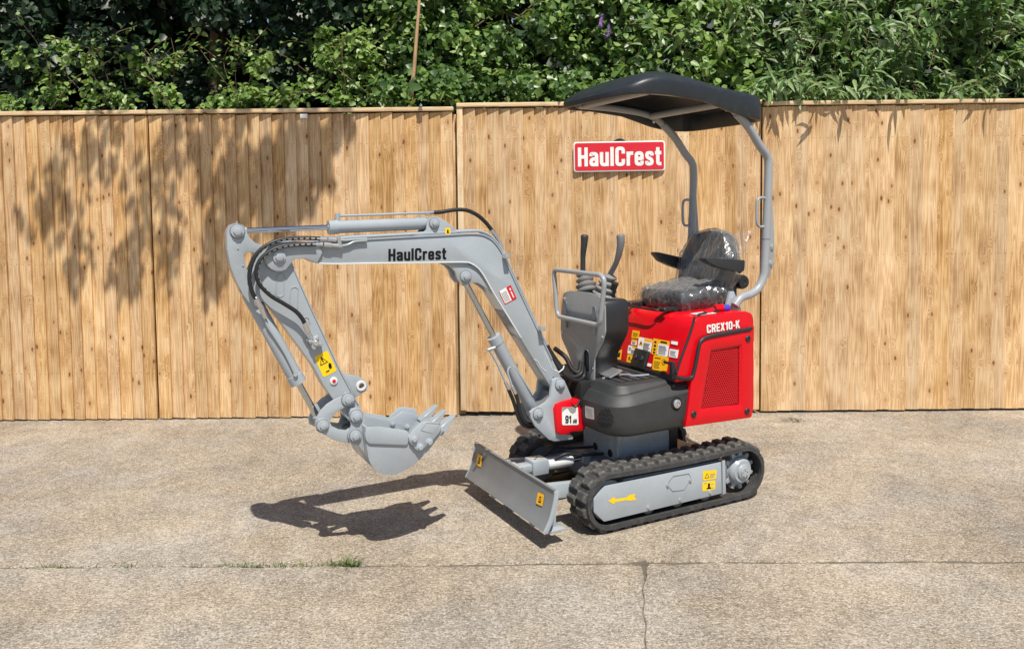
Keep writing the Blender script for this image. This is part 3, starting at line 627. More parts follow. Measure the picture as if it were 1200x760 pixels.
cs = scatter(110, (-4.9, -1.1), (6.9, 8.3), (2.5, 5.2)) + scatter(16, (-2.6, -1.2), (6.6, 7.1), (3.3, 4.6)) + scatter(34, (-4.8, -1.0), (6.3, 7.4), (3.75, 4.9))
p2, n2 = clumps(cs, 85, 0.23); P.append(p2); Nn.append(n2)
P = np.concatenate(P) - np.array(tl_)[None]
leaf_mesh('crown', P, np.concatenate(Nn), (0.060, 0.095), 'leaf_shaded', tr, 'round')

# trailing light-leaved climber in front of it
cl = empty('climbing_vine', (-1.9, 6.75, 0)); tag(cl, 'bright climbing vine with small pointed leaves spilling along the left fence top', 'vine'); o3 = Vector(cl.location)
paths = []
def vine(pxs, Y): paths.append([wfence(a, b, Y + random.uniform(-0.08, 0.08)) - o3 for a, b in pxs])
vine([(300, 128), (272, 100), (262, 70), (275, 45)], 6.75); vine([(410, 130), (360, 85), (325, 62), (283, 57), (265, 45)], 6.72)
vine([(240, 128), (252, 112), (270, 108), (280, 118)], 6.62); vine([(275, 128), (295, 112), (312, 108), (330, 118)], 6.62)
vine([(430, 30), (408, 52), (380, 55), (345, 48), (330, 50)], 6.8); vine([(400, 40), (420, 62), (440, 72), (465, 78)], 6.7); vine([(440, 30), (425, 45), (418, 70), (425, 95)], 6.7)
vine([(470, 20), (450, 42), (432, 50), (414, 40)], 6.7); vine([(200, 128), (180, 95), (150, 80), (120, 90)], 6.7); vine([(60, 128), (90, 90), (130, 70), (150, 40)], 6.7); vine([(20, 20), (50, 60), (60, 100), (40, 128)], 6.7)
vine([(320, 128), (345, 110), (372, 108), (395, 122)], 6.6); vine([(385, 60), (395, 80), (420, 100), (440, 118)], 6.62)
for _ in range(26):
    a = random.uniform(20, 470); vine([(a, random.uniform(30, 128)), (a + random.uniform(-30, 30), random.uniform(30, 120)), (a + random.uniform(-50, 50), random.uniform(30, 120))], random.uniform(6.6, 7.1))
stems('stem', paths, 0.0036, 'bark', cl)
P, Nn = along(paths, 26, 0.028, (0.05, -0.5, 0.75), 0.45)
cs = [tuple(wfence(random.uniform(370, 470), random.uniform(28, 126), random.uniform(6.65, 6.95)) - o3) for _ in range(26)] + [tuple(wfence(random.uniform(236, 400), random.uniform(98, 128), random.uniform(6.6, 6.8)) - o3) for _ in range(16)] + [tuple(wfence(random.uniform(0, 236), random.uniform(60, 128), random.uniform(6.65, 7.0)) - o3) for _ in range(26)] + [tuple(wfence(random.uniform(250, 400), random.uniform(35, 100), random.uniform(6.7, 7.1)) - o3) for _ in range(9)]
p2, n2 = clumps(cs, 44, 0.11)
leaf_mesh('foliage', np.concatenate([np.array([tuple(q) for q in P]), p2]), np.concatenate([np.array(Nn), n2]), (0.042, 0.066), 'leaf_light', cl, 'round')

# ivy hedge in the middle
hv = empty('ivy_hedge', (0.2, 7.0, 0)); tag(hv, 'dense ivy hedge rising behind the middle of the fence', 'hedge'); o4 = np.array(hv.location)
cs = scatter(150, (-1.15, 1.25), (6.72, 7.05), (2.42, 3.9)) + scatter(60, (-1.2, 1.4), (7.0, 7.9), (2.4, 4.6)) + scatter(14, (-1.0, 1.0), (6.45, 6.62), (2.62, 2.78))
p2, n2 = clumps(cs, 80, 0.17, jit=0.6)
leaf_mesh('foliage', p2 - o4, n2, (0.044, 0.074), 'leaf_ivy', hv, 'ivy')
cs = scatter(34, (-1.05, 1.25), (6.6, 6.8), (2.55, 3.6)); p2, n2 = clumps(cs, 26, 0.13)
leaf_mesh('young_foliage', p2 - o4, n2, (0.040, 0.066), 'leaf_light', hv, 'ivy')
stems('stem', [[Vector((random.uniform(-1.2, 1.1), random.uniform(0, 0.4), -0.05)) + Vector((0, 0, k*0.75)) + Vector((random.gauss(0, 0.06), random.gauss(0, 0.05), 0)) for k in range(6)] for _ in range(14)], 0.022, 'bark', hv)

# bare sapling stem
sa = empty('sapling', (wfence(481, 126, 6.5).x, 6.5, 0)); tag(sa, 'thin bare tan sapling stem standing upright in the ivy left of centre', 'sapling')
sp_ = [wfence(a, b, 6.5) - Vector(sa.location) for a, b in ((476, 486), (479, 300), (481.5, 126), (485, 85), (488, 45), (491, 5), (494, -60))]
bm = bmesh.new(); add_tube(bm, spline(sp_, 4), [0.021 - 0.0004*i for i in range(25)], 8); finish('trunk', bm, 'stem_tan', sa, ang=80)

# buddleia to the right
bd = empty('buddleia_bush', (2.2, 7.0, 0)); tag(bd, 'buddleia bush with long narrow leaves and a purple flower above the canopy', 'bush'); o5 = Vector(bd.location)
paths = []
for _ in range(150):
    x = random.uniform(0.85, 4.8); y = random.uniform(6.78, 7.5); z = random.uniform(2.2, 3.3)
    paths.append([p - o5 for p in shoot((x, y, z), (random.gauss(0, 0.5), -0.35 + random.gauss(0, 0.25), 0.9), random.uniform(0.5, 0.9), 6, 0.9)])
for pth in paths:
    for p in pth: p.y = max(p.y, 6.50 - o5.y)
for _ in range(16):                                                       # sprays that lean out over the cap rail
    x = random.choice([random.uniform(2.1, 2.5), random.uniform(2.2, 3.4), random.uniform(2.3, 4.6)]); paths.append([p - o5 for p in shoot((x, 6.58, 2.55), (random.gauss(0, 0.4), -0.55, 0.9), random.uniform(0.26, 0.40), 6, 1.1)])
for x in (2.06, 2.12, 2.17, 2.22, 2.30, 2.37, 2.46, 2.50, 2.55, 2.62, 3.1, 3.6): paths.append([p - o5 for p in shoot((x, 6.52, 2.58), (random.gauss(0, 0.25), -0.75, 0.8), random.uniform(0.24, 0.36), 5, 0.7)])
stems('stem', paths, 0.005, 'bark', bd)
P, Nn = along(paths, 22, 0.022, (0.05, -0.45, 0.75), 0.45)
leaf_mesh('foliage', np.array([tuple(q) for q in P]), np.array(Nn), (0.085, 0.155), 'leaf_buddleia', bd, 'lance')
cs = scatter(150, (0.9, 4.9), (6.85, 7.7), (2.4, 4.3)); p2, n2 = clumps(cs, 60, 0.2)
leaf_mesh('inner_foliage', p2 - np.array(o5)[None], n2, (0.06, 0.11), 'leaf_ivy', bd, 'round')
cs = scatter(44, (0.85, 2.1), (6.62, 6.95), (2.5, 3.5)); p2, n2 = clumps(cs, 22, 0.14)
leaf_mesh('broad_foliage', p2 - np.array(o5)[None], n2, (0.06, 0.10), 'leaf_light', bd, 'round')
for a, b in ((711, 36), (703, 24)):
    c = wfence(a, b, 6.58) - o5; k = 150; t = rng.uniform(0, 1, k); an = rng.uniform(0, 6.28, k); rad = 0.017*(1 - 0.75*t)
    pp = np.stack([c.x + 0.02*t + rad*np.cos(an), c.y + rad*np.sin(an), c.z - 0.05 + 0.10*t], 1); nr = np.stack([np.cos(an), np.sin(an), 0.4 + 0*t], 1)
    leaf_mesh('flower', pp, nr, (0.012, 0.018), 'petal', bd, 'round')
# wood behind, one mass, the shade of its interior put into the leaf colour
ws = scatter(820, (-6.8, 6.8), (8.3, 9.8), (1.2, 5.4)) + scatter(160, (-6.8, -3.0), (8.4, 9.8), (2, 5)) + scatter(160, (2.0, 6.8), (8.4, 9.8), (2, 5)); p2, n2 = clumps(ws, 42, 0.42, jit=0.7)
wo = leaf_mesh('woodland', p2, n2, (0.16, 0.26), 'leaf_shaded', None, 'round'); tag(wo, 'dark mass of woodland leaves behind the hedge', 'woodland', kind='stuff')

# ---- grass in the joint
P, Nn, Sz = [], [], []
def tuft(px, py, n, spread, h):
    g = wground(px, py)
    for _ in range(n):
        P.append((g.x + random.gauss(0, spread), g.y + random.gauss(0, 0.006), -0.008)); a = random.uniform(0, 6.28); Nn.append((math.cos(a), math.sin(a), random.uniform(0.1, 0.9))); Sz.append(h*random.uniform(0.5, 1.2))
for a, n, s, h in ((262, 24, 0.03, 0.030), (280, 30, 0.03, 0.036), (298, 24, 0.025, 0.034), (312, 8, 0.03, 0.026), (330, 36, 0.03, 0.040), (350, 34, 0.025, 0.040), (384, 34, 0.03, 0.045), (398, 44, 0.026, 0.055), (411, 50, 0.018, 0.062), (470, 16, 0.03, 0.02), (255, 14, 0.02, 0.02), (225, 30, 0.03, 0.03), (150, 40, 0.05, 0.04), (60, 40, 0.05, 0.04), (700, 8, 0.03, 0.014), (850, 14, 0.06, 0.014), (890, 14, 0.06, 0.014)):
    g = wground(a, 662.5 - (a - 240)*0.006); tuft(a, 663.0 - (a - 240)*0.0065, n, s, h)
for a in range(244, 432, 6): tuft(a, 663.2 - (a - 240)*0.0065, random.randint(2, 9), 0.02, 0.018)
for a in range(660, 960, 9): tuft(a, 660.4 - (a - 660)*0.006, random.randint(0, 4), 0.02, 0.012)
for b, n in ((672, 10), (678, 16), (683, 14)): tuft(757, b, n, 0.008, 0.018)
gm = leaf_mesh('grass', np.array(P), np.array(Nn), np.array(Sz), 'grass', None, 'blade'); tag(gm, 'tufts of green grass growing in the concrete joint', 'grass', kind='stuff')

# ================================================================== THE MINI EXCAVATOR
ex = empty('mini_excavator', (MX, MY, 0), math.pi + YAW)     # x forward, y to its left (our side), z up
tag(ex, 'red and silver mini excavator with black canopy standing on the concrete yard', 'excavator')
Yv = Vector((0, 1, 0))
def boss(px, py, y, r, h, parent, mat='silver', hexr=None, name='pin'):
    """pivot pin: round boss standing off plane y, hex head on it"""
    c = hit(px, py, 'y', y); bm = bmesh.new()
    add_lathe(bm, c - Yv*0.004, c + Yv, [(0, r), (h*0.8 + 0.004, r), (h + 0.004, r*0.86)], 24)
    hexr = hexr or r*0.62; add_bolt(bm, c + Yv*h, Yv, hexr, 0.012, True)
    o = finish(name, bm, mat, parent); cyl('washer', c - Yv*0.003, c + Yv*0.0018, r*1.14, 'silver_dark', parent, 24, 0.0006); return o

# ---------------- undercarriage
TY1, TY0 = 0.437, 0.258                                       # outer and inner edge of the near track
RC, RB, XC, ZC = 0.467, 0.150, 0.467, 0.168                   # wheel spacing, belt radius, wheel centre
def stadium(r, n=14):
    out = [(XC*(1 - 2*i/12), ZC - r) for i in range(12)] + [(-XC + r*math.cos(R(a)), ZC + r*math.sin(R(a))) for a in [270 - 180*k/n for k in range(n)]]
    return out + [(-XC*(1 - 2*i/12), ZC + r) for i in range(12)] + [(XC + r*math.cos(R(a)), ZC + r*math.sin(R(a))) for a in [90 - 180*k/n for k in range(n)]]
def track_profile(r):
    """belt path; the top run sags a little between the wheels"""
    out = []
    for x, z in stadium(r):
        if z > ZC and abs(x) < XC: z -= 0.010*(1 - (x/XC)**2)
        out.append((x, z))
    return out
def path_at(P, s):
    L = [0]
    for i in range(len(P)): L.append(L[-1] + (Vector(P[(i + 1) % len(P)]) - Vector(P[i])).length)
    s = s % L[-1]
    for i in range(len(P)):
        if L[i + 1] >= s:
            a, b = Vector(P[i]), Vector(P[(i + 1) % len(P)]); k = (s - L[i])/(L[i + 1] - L[i] + 1e-9); return a.lerp(b, k), (b - a).normalized()
def track_len(P): return sum((Vector(P[(i + 1) % len(P)]) - Vector(P[i])).length for i in range(len(P)))
def lug_mesh(w=0.080):
    bm = bmesh.new(); add = []
    l0, l1, h = 0.056, 0.040, 0.018
    ps = [(-l0/2, -w/2, -0.002), (l0/2, -w/2, -0.002), (l0/2, w/2, -0.002), (-l0/2, w/2, -0.002), (-l1/2, -w/2 + 0.006, h), (l1/2, -w/2 + 0.006, h), (l1/2, w/2 - 0.004, h), (-l1/2, w/2 - 0.004, h)]
    v = [bm.verts.new(p) for p in ps]
    for f in ((4, 5, 6, 7), (0, 1, 5, 4), (1, 2, 6, 5), (2, 3, 7, 6), (3, 0, 4, 7)): bm.faces.new([v[i] for i in f])
    bmesh.ops.bevel(bm, geom=[e for e in bm.edges if len(e.link_faces) == 2], offset=0.003, segments=1, affect='EDGES')
    bmesh.ops.recalc_face_normals(bm, faces=bm.faces); me = bpy.data.meshes.new('lug'); bm.to_mesh(me); bm.free(); me.materials.append(MAT['lug_rubber']); return me
LUG = lug_mesh()
def make_track(sg_):
    y0, y1 = (TY0, TY1) if sg_ > 0 else (-TY1, -TY0)
    out, inn = track_profile(RB), track_profile(RB - 0.025); n = len(out); bm = bmesh.new()
    # belt section with a thickened guide rib at each edge
    prof = [(y0, 0.0), (y0 + 0.004, 1.0), (y1 - 0.004, 1.0), (y1, 0.93), (y1, 0.0), (y1 - 0.020, 0.0), (y1 - 0.026, 0.35), (y0 + 0.026, 0.35), (y0 + 0.020, 0.0)]
    rings = []
    for i in range(n):
        a, b = Vector(inn[i]), Vector(out[i]); rings.append([bm.verts.new((a.lerp(b, t).x, y, a.lerp(b, t).y)) for y, t in prof])
    for i in range(n):
        A, B = rings[i], rings[(i + 1) % n]; m = len(prof)
        for k in range(m): bm.faces.new((A[k], A[(k + 1) % m], B[(k + 1) % m], B[k]))
    t = finish('track', bm, 'rubber', ex, ang=35)
    L = track_len(out); cnt = 36
    for row in (0, 1):
        for i in range(cnt):
            p, d = path_at(out, (i + 0.5*row)*L/cnt); nrm = Vector((d.y, -d.x))
            c = Vector(((path_at(out, 0)[0] - Vector((0, ZC)))))
            if nrm.dot(p - Vector((max(-XC, min(XC, p.x)), ZC))) < 0: nrm = -nrm
            o = link('lug', LUG, t); yc = (y0 + (0.052 if sg_ < 0 else 0.042)) if row == 0 else (y1 - (0.052 if sg_ > 0 else 0.042))
            X = Vector((d.x, 0, d.y)); Z = Vector((nrm.x, 0, nrm.y)); Y = Z.cross(X)
            o.matrix_local = Matrix(((X.x, Y.x, Z.x, p.x), (X.y, Y.y, Z.y, yc), (X.z, Y.z, Z.z, p.y), (0, 0, 0, 1)))
    return t
def make_running_gear(sg_):
    s = 1 if sg_ > 0 else -1; yo = s*0.425; yi = s*0.270; ym = s*0.345
    # idler
    bm = bmesh.new(); add_lathe(bm, (XC, yi, ZC), (XC, yo, ZC), [(0, 0.06), (0.012, 0.106), (0.05, 0.110), (0.10, 0.110), (0.135, 0.106), (0.145, 0.05), (0.150, 0.045)], 32); finish('idler_wheel', bm, 'frame_grey', ex)
    for x in (-0.20, 0.0, 0.20):
        bm = bmesh.new(); add_lathe(bm, (x, yi, 0.088), (x, yo, 0.088), [(0, 0.030), (0.010, 0.046), (0.06, 0.046), (0.065, 0.036), (0.09, 0.036), (0.095, 0.046), (0.13, 0.046), (0.14, 0.030)], 24); finish('track_roller', bm, 'silver_dark', ex)
    # sprocket with teeth
    bm = bmesh.new(); pts = []
    for k in range(11):
        a = 2*math.pi*k/11
        for da, r in ((-0.17, 0.088), (-0.09, 0.113), (0.09, 0.113), (0.17, 0.088)): pts.append((-XC + r*math.cos(a + da), ZC + r*math.sin(a + da)))
    add_prism(bm, pts, s*0.365 - 0.018, s*0.365 + 0.018, 0.003)
    finish('sprocket', bm, 'silver', ex)
    # drive motor housing
    bm = bmesh.new(); add_lathe(bm, (-XC, s*0.30, ZC), (-XC, s*0.5, ZC), [(0, 0.082), (0.080, 0.084), (0.098, 0.080), (0.107, 0.070), (0.116, 0.062)], 36); dm = finish('drive_motor', bm, 'silver', ex)
    bm = bmesh.new(); add_lathe(bm, (-XC, s*0.410, ZC), (-XC, s*0.5, ZC), [(0, 0.042), (0.014, 0.042), (0.018, 0.038), (0.0182, 0.030), (0.024, 0.028)], 28); cp = finish('hub_cap', bm, 'silver', dm)
    for k in range(5):
        a = 2*math.pi*k/5 + 0.3; bolt((-XC + 0.018*math.cos(a), s*0.433, ZC + 0.018*math.sin(a)), (0, s, 0), dm, 0.0045, 0.006)
    # frame box behind the plate
    prism('track_frame', fillet([(0.36, 0.10), (0.40, 0.16), (0.37, 0.262), (-0.35, 0.258), (-0.37, 0.16), (-0.34, 0.10)], 0.02), *(sorted((s*0.275, s*0.400))), 'frame_grey', ex)
for s in (1, -1): make_track(s); make_running_gear(s)
SPY = 0.424
so = fillet(xz([(709, 569.5), (845.2, 541), (846.2, 577.8), (708, 611), (696, 600), (696, 584.5)], SPY), 0.004, 2)
pl = prism('track_side_plate', so, SPY - 0.022, SPY, 'silver', ex, 0.003)
prism('track_side_plate', so, -SPY, -SPY + 0.022, 'silver', ex, 0.003)
q = xz([(845.8, 539.5), (849.0, 539.0), (850, 577), (846.6, 579)], SPY); prism('end_flange', q, SPY - 0.03, SPY + 0.006, 'silver', pl, 0.002)
hx = xz([(781, 567.5), (789, 557.5), (807, 554.5), (810, 560.5), (801.5, 573.5), (788, 575.2)], SPY); tube('hatch_seam', [Vector((a, SPY + 0.0005, b)) for a, b in hx], 0.0022, 'silver_dark', pl, 6, True)
for p in ((782, 568), (808.7, 562), (759.5, 594), (797, 585.5), (832, 576.5)): bolt(hit(p[0], p[1], 'y', SPY), Yv, pl, 0.0075, 0.010)
ar = [(712.5, 586.7), (720.1, 581.4), (720.5, 584.3), (734, 582.5), (737.6, 579.5), (745.5, 578), (743, 581), (746, 585.3), (737.6, 586.2), (733.6, 585.6), (720.5, 588), (719.6, 590.3)]
bm = bmesh.new(); bm.faces.new([bm.verts.new(hit(a, b, 'y', SPY + 0.0012)) for a, b in ar]); finish('arrow_decal', bm, 'yellow', pl, smooth=False)
trp = [('tri', 0.3, 0.45, 0.30, 'ink', 0.6), ('tri', 0.3, 0.43, 0.2, 'yellow', 0.6), (0.52, 0.55, 0.9, 0.62, 'ink_grey'), (0.52, 0.38, 0.9, 0.45, 'ink_grey'), (0.52, 0.2, 0.8, 0.27, 'ink_grey')]
sticker(px4([(823.8, 562.6), (839, 560.4), (839.6, 549.7), (823.4, 551.6)], SPY), pl, 'yellow', trp)
sticker(px4([(823, 575.2), (837.8, 572.8), (838.2, 562.2), (823, 564)], SPY), pl, 'yellow', [(0.1, 0.75, 0.35, 0.85, 'ink_grey'), (0.42, 0.2, 0.58, 0.75, 'ink'), (0.32, 0.15, 0.68, 0.3, 'ink'), (0.65, 0.6, 0.85, 0.66, 'ink_grey'), (0.72, 0.2, 0.9, 0.26, 'ink_grey')])

# chassis between the tracks
ch = bmesh.new(); add_box(ch, (-0.36, -0.27, 0.13), (0.33, 0.27, 0.27), 0.02); finish('chassis', ch, 'frame_grey', ex)
pb = box('turntable_box', (-0.17, -0.18, 0.26), (0.24, 0.18, 0.50), 'silver', ex, 0.006)
box('corner_post', (0.215, 0.150, 0.262), (0.245, 0.186, 0.50), 'silver', pb, 0.003)
box('corner_post', (-0.175, 0.150, 0.262), (-0.12, 0.190, 0.50), 'black_plastic', pb, 0.003)
for y in (-0.05, 0.10): cyl('port_hole', (0.236, y, 0.30), (0.2425, y, 0.30), 0.022, 'hole_shade', pb, 20, 0.0)
cyl('swivel_ring', (0, 0, 0.44), (0, 0, 0.50), 0.26, 'black_plastic', ex, 40)

# ---------------- dozer blade
BW = 0.459
prof = xz([(650.8, 574.2), (649.2, 576.6), (648.6, 584), (646.6, 595), (642.8, 609), (636.5, 623)], BW); prof[0] = (prof[0][0] + 0.012, prof[0][1] + 0.004)
pf = [tuple(v) for v in spline([(a, b, 0) for a, b in prof], 5)]
bm = bmesh.new(); rows = []
front = [Vector((p[0], p[1])) for p in pf]; back = []
for i, p in enumerate(front):
    d = (front[min(i + 1, len(front) - 1)] - front[max(0, i - 1)]).normalized(); back.append(p + Vector((d.y, -d.x))*0.012)
ring = front + back[::-1]
if True:
    add_prism(bm, [(v.x, v.y) for v in ring], -BW, BW, 0.0015)
bl = finish('blade', bm, 'silver_dark', ex, ang=40)
prism('end_plate', [(v.x + 0.002, v.y) for v in front[4:]] + [(2*b_.x - a_.x, 2*b_.y - a_.y) for a_, b_ in zip(front[4:], back[4:])][::-1], BW + 0.0005, BW + 0.008, 'silver', bl, 0.001)
prism('end_plate', [(v.x + 0.002, v.y) for v in front[4:]] + [(2*b_.x - a_.x, 2*b_.y - a_.y) for a_, b_ in zip(front[4:], back[4:])][::-1], -BW - 0.008, -BW - 0.0005, 'silver', bl, 0.001)
for y in (BW - 0.115, -BW + 0.03):                             # skid feet behind the cutting edge
    bm = bmesh.new(); add_box(bm, (0.74, y, 0.072), (0.845, y + 0.085, 0.086), 0.006); add_box(bm, (0.775, y + 0.03, 0.082), (0.80, y + 0.045, 0.19), 0.002); finish('skid_foot', bm, 'silver', bl)
def blade_sticker(c):
    pts = []
    for p in c:
        lo_x = 0.80
        for _ in range(12):
            h = hit(p[0], p[1], 'x', lo_x); zz = max(0.1, min(0.3, h.z))
            k = min(range(len(front)), key=lambda i: abs(front[i].y - zz)); lo_x = front[k].x
        pts.append(hit(p[0], p[1], 'x', lo_x + 0.003))
    sticker(pts, bl, 'amber', [(0.3, 0.2, 0.7, 0.34, 'ink'), (0.3, 0.42, 0.7, 0.5, 'ink'), (0.35, 0.6, 0.65, 0.72, 'ink')], lift=0.003)
blade_sticker([(558.8, 544.4), (564.2, 547), (565.6, 533.8), (560.4, 531)])
blade_sticker([(628.6, 589.4), (636.2, 593), (638.4, 579.4), (631, 576)])
for y in (-0.235, 0.235):                                      # push arms
    prism('blade_arm', fillet([(0.80, 0.255), (0.80, 0.175), (0.40, 0.145), (0.20, 0.15), (0.20, 0.23), (0.42, 0.225)], 0.012), y - 0.02, y + 0.02, 'silver', ex)
bx = box('blade_bracket', (-0.045, -0.05, -0.045), (0.055, 0.05, 0.035), 'silver', ex, 0.004, Matrix.Translation((0.66, 0, 0.275)))
for dx, dy in ((0.0, -0.01), (0.02, 0.01)): cyl('bolt_hole', (0.66 + dx, dy, 0.308), (0.66 + dx, dy, 0.3112), 0.006, 'hole_shade', bx, 12, 0)
bm = bmesh.new(); add_lathe(bm, (0.70, 0, 0.268), (0.34, 0, 0.262), [(0, 0.024), (0.10, 0.024), (0.101, 0.031), (0.255, 0.031), (0.265, 0.026)], 24); bc = finish('blade_cylinder', bm, 'weld_white', ex)
cyl('rod', (0.44, 0, 0.2635), (0.36, 0, 0.262), 0.015, 'chrome', bc)
cyl('rod_end', (0.345, -0.026, 0.262), (0.345, 0.026, 0.262), 0.030, 'silver', bc)
bm = bmesh.new(); add_cyl(bm, (0.79, -0.05, 0.27), (0.79, 0.05, 0.27), 0.026, 20, 0.002); add_box(bm, (0.70, -0.035, 0.25), (0.80, 0.035, 0.29), 0.004); finish('blade_lug', bm, 'silver', ex)
tube('blade_hose', spline([(0.56, 0.02, 0.29), (0.50, 0.04, 0.32), (0.40, 0.05, 0.30), (0.26, 0.06, 0.29)], 8), 0.008, 'hose', ex, 8)
tube('blade_hose', spline([(0.60, -0.03, 0.30), (0.52, -0.05, 0.33), (0.40, -0.06, 0.31), (0.26, -0.05, 0.30)], 8), 0.008, 'hose', ex, 8)

# ---------------- swing post and its red mount
SW = 0.082
sout = xz([(647.5, 445.5), (652, 442.3), (657.5, 442), (661.5, 445), (669.8, 464.5), (669, 469), (664, 471.5), (655.5, 472), (652.5, 476), (651.6, 502.5), (654, 507.3), (670.5, 509.8), (672, 512), (671.2, 514.6), (650, 517), (643.5, 515), (627, 499), (621.8, 489), (621.5, 483), (625.5, 479), (632, 476.5), (640.5, 471), (645.2, 464), (646, 454)], SW)
sp1 = prism('swing_post', sout, SW - 0.022, SW, 'silver', ex, 0.0035)
prism('far_cheek', sout, -SW, -SW + 0.022, 'silver', sp1, 0.003)
core = xz([(650, 461), (664, 466), (656, 474), (655, 505), (644, 510), (632, 497), (634, 482), (645, 473)], SW); prism('web', core, -SW + 0.022, SW - 0.022, 'silver_dark', sp1, 0.0)
boss(656.3, 450.3, SW, 0.030, 0.010, sp1, hexr=0.016); boss(630.5, 484.6, SW, 0.030, 0.010, sp1, hexr=0.016)
rb = xz([(650.5, 480), (653, 473.8), (660, 471), (669, 468.5), (680.5, 467.5), (684, 470), (686.5, 502), (683, 504.5), (668.5, 506), (667, 508.6), (658, 509.3), (653, 506.6)], 0.105)
rm = prism('swing_mount', rb, -0.105, 0.105, 'red', ex, 0.006)
stk = px4([(658.6, 497.8), (678, 497.4), (677, 476.3), (658.4, 476.8)], 0.106); ns = sticker(stk, rm, 'white', [('poly', [(0.0, 1.0), (0.02, 0.72), (0.15, 0.85), (0.35, 0.95), (0.5, 0.72), (0.65, 0.62), (0.85, 0.72), (0.92, 1.0)], 'ink_grey')], 'noise_label')
e0, e1, e3 = stk[0], stk[1], stk[3]; U, V = (e1 - e0), (e3 - e0)
lettering('91', e0 + U*0.18 + V*0.12, U*0.36, V*0.42, rm, 'ink', 0.17, 0.004); lettering('dB', e0 + U*0.64 + V*0.12, U*0.24, V*0.22, rm, 'ink', 0.17, 0.004)
cyl('pivot_pin', (0.50, 0, 0.42), (0.50, 0, 0.66), 0.045, 'frame_grey', ex, 24)

# ---------------- boom
BY = 0.058
b_top = [(346, 283.5), (380, 282), (420, 280), (480, 276.8), (520, 274.8), (548, 273.2), (562, 273.6), (571, 276.5), (579, 282), (588, 294.5), (598, 316), (610, 342), (631.6, 388), (647, 420), (658, 443)]
b_bot = [(646, 454), (634, 435), (610, 396), (590, 363.5), (578, 344), (567, 324.5), (560, 315), (552, 309.5), (543, 307.8), (500, 308.3), (440, 308.9), (380, 309.6), (362, 304.5), (350, 300)]
bo = xz(b_top + [(659.5, 449)] + [(655, 456)] + b_bot, BY)
boom = prism('boom', bo, -BY, BY, 'silver', ex, 0.002)
def strip(pts, y, w, th, name, parent, mat, up=1):
    """flat plate laid along an edge line, as wide as w each side"""
    P = [Vector(p) for p in xz(pts, y)]; P = [Vector((v.x, v.y)) for v in spline([(p.x, p.y, 0) for p in P], 4)]; ring = []; o2 = []
    for i, p in enumerate(P):
        d = (P[min(i + 1, len(P) - 1)] - P[max(0, i - 1)]).normalized(); n = Vector((d.y, -d.x))*up; ring.append((p.x, p.y)); o2.append((p.x + n.x*th, p.y + n.y*th))
    return prism(name, ring + o2[::-1], -w, w, mat, parent, 0.0012)
strip(b_top[1:-1], BY, BY + 0.006, 0.007, 'top_flange', boom, 'silver', -1)
strip([p for p in b_bot[2:-1]][::-1], BY, BY + 0.007, 0.006, 'bottom_flange', boom, 'weld_white', 1)
# clevis at the tip
cy0, cy1 = 0.052, 0.076
cv = xz(arc(327, 301, 17, 60, 265, 10) + [(345, 283), (372, 284), (378, 296), (372, 308), (358, 303), (345, 303.5)], cy1)
prism('tip_clevis', cv, cy0, cy1, 'silver', boom, 0.003); prism('tip_clevis', cv, -cy1, -cy0, 'silver', boom, 0.003)
# cylinder ears
e1_ = xz([(519, 308), (528, 312), (533.5, 318), (536, 326), (540.5, 332), (548, 333.2), (554, 331.3), (560.5, 331.5), (569, 336.5), (578, 345), (566, 322), (556, 312), (545, 308)], 0.05)
for a, b in ((0.030, 0.050), (-0.050, -0.030)): prism('cylinder_ear', e1_, a, b, 'silver', boom, 0.002)
boss(545.6, 323.8, 0.05, 0.030, 0.008, boom, hexr=0.017)
e2_ = xz([(483, 276.5), (494, 273.5), (499.5, 269.5), (501.5, 259), (504.5, 255), (509, 253.6), (516, 255), (524, 260), (531, 266), (536.5, 273.5)], 0.05)
for a, b in ((0.036, 0.050), (-0.050, -0.036)): prism('cylinder_ear', e2_, a, b, 'silver', boom, 0.002)
boss(508.8, 261.6, 0.05, 0.026, 0.008, boom, hexr=0.015)
sticker(px4([(521.6, 274.4), (528, 274), (527.6, 266.8), (521.3, 267.2)], 0.0505), boom, 'yellow', [(0.35, 0.25, 0.65, 0.7, 'ink'), (0.2, 0.15, 0.8, 0.22, 'ink')])
c = px4([(455, 306.0), (522.8, 303.8), (522.6, 289.9), (455, 291.6)], BY); lettering('HaulCrest', c[0], c[1] - c[0], c[3] - c[0], boom, 'ink', 0.185, 0.0015)
c = px4([(591.5, 356.5), (605.2, 349.5), (598.2, 333.5), (584.4, 341.5)], BY); sticker(c, boom, 'white', [(0, 0.0, 0.05, 1, 'red_flat'), (0.95, 0, 1, 1, 'red_flat'), (0, 0, 1, 0.05, 'red_flat'), (0.62, 0.0, 1.0, 1.0, 'red_flat'), (0.78, 0.15, 0.86, 0.6, 'white'), (0.78, 0.68, 0.88, 0.84, 'white')] + [(0.12 + 0.11*i, 0.12, 0.16 + 0.11*i, 0.85, 'ink_grey') for i in range(4)])
tube('weld_line', ppath([(626, 421), (630, 423), (634.5, 431), (640, 435)], BY + 0.0005), 0.0025, 'weld_white', boom, 6)
tube('weld_line', ppath([(638, 411.5), (644, 425), (647.5, 433)], BY + 0.0005), 0.002, 'weld_white', boom, 6)

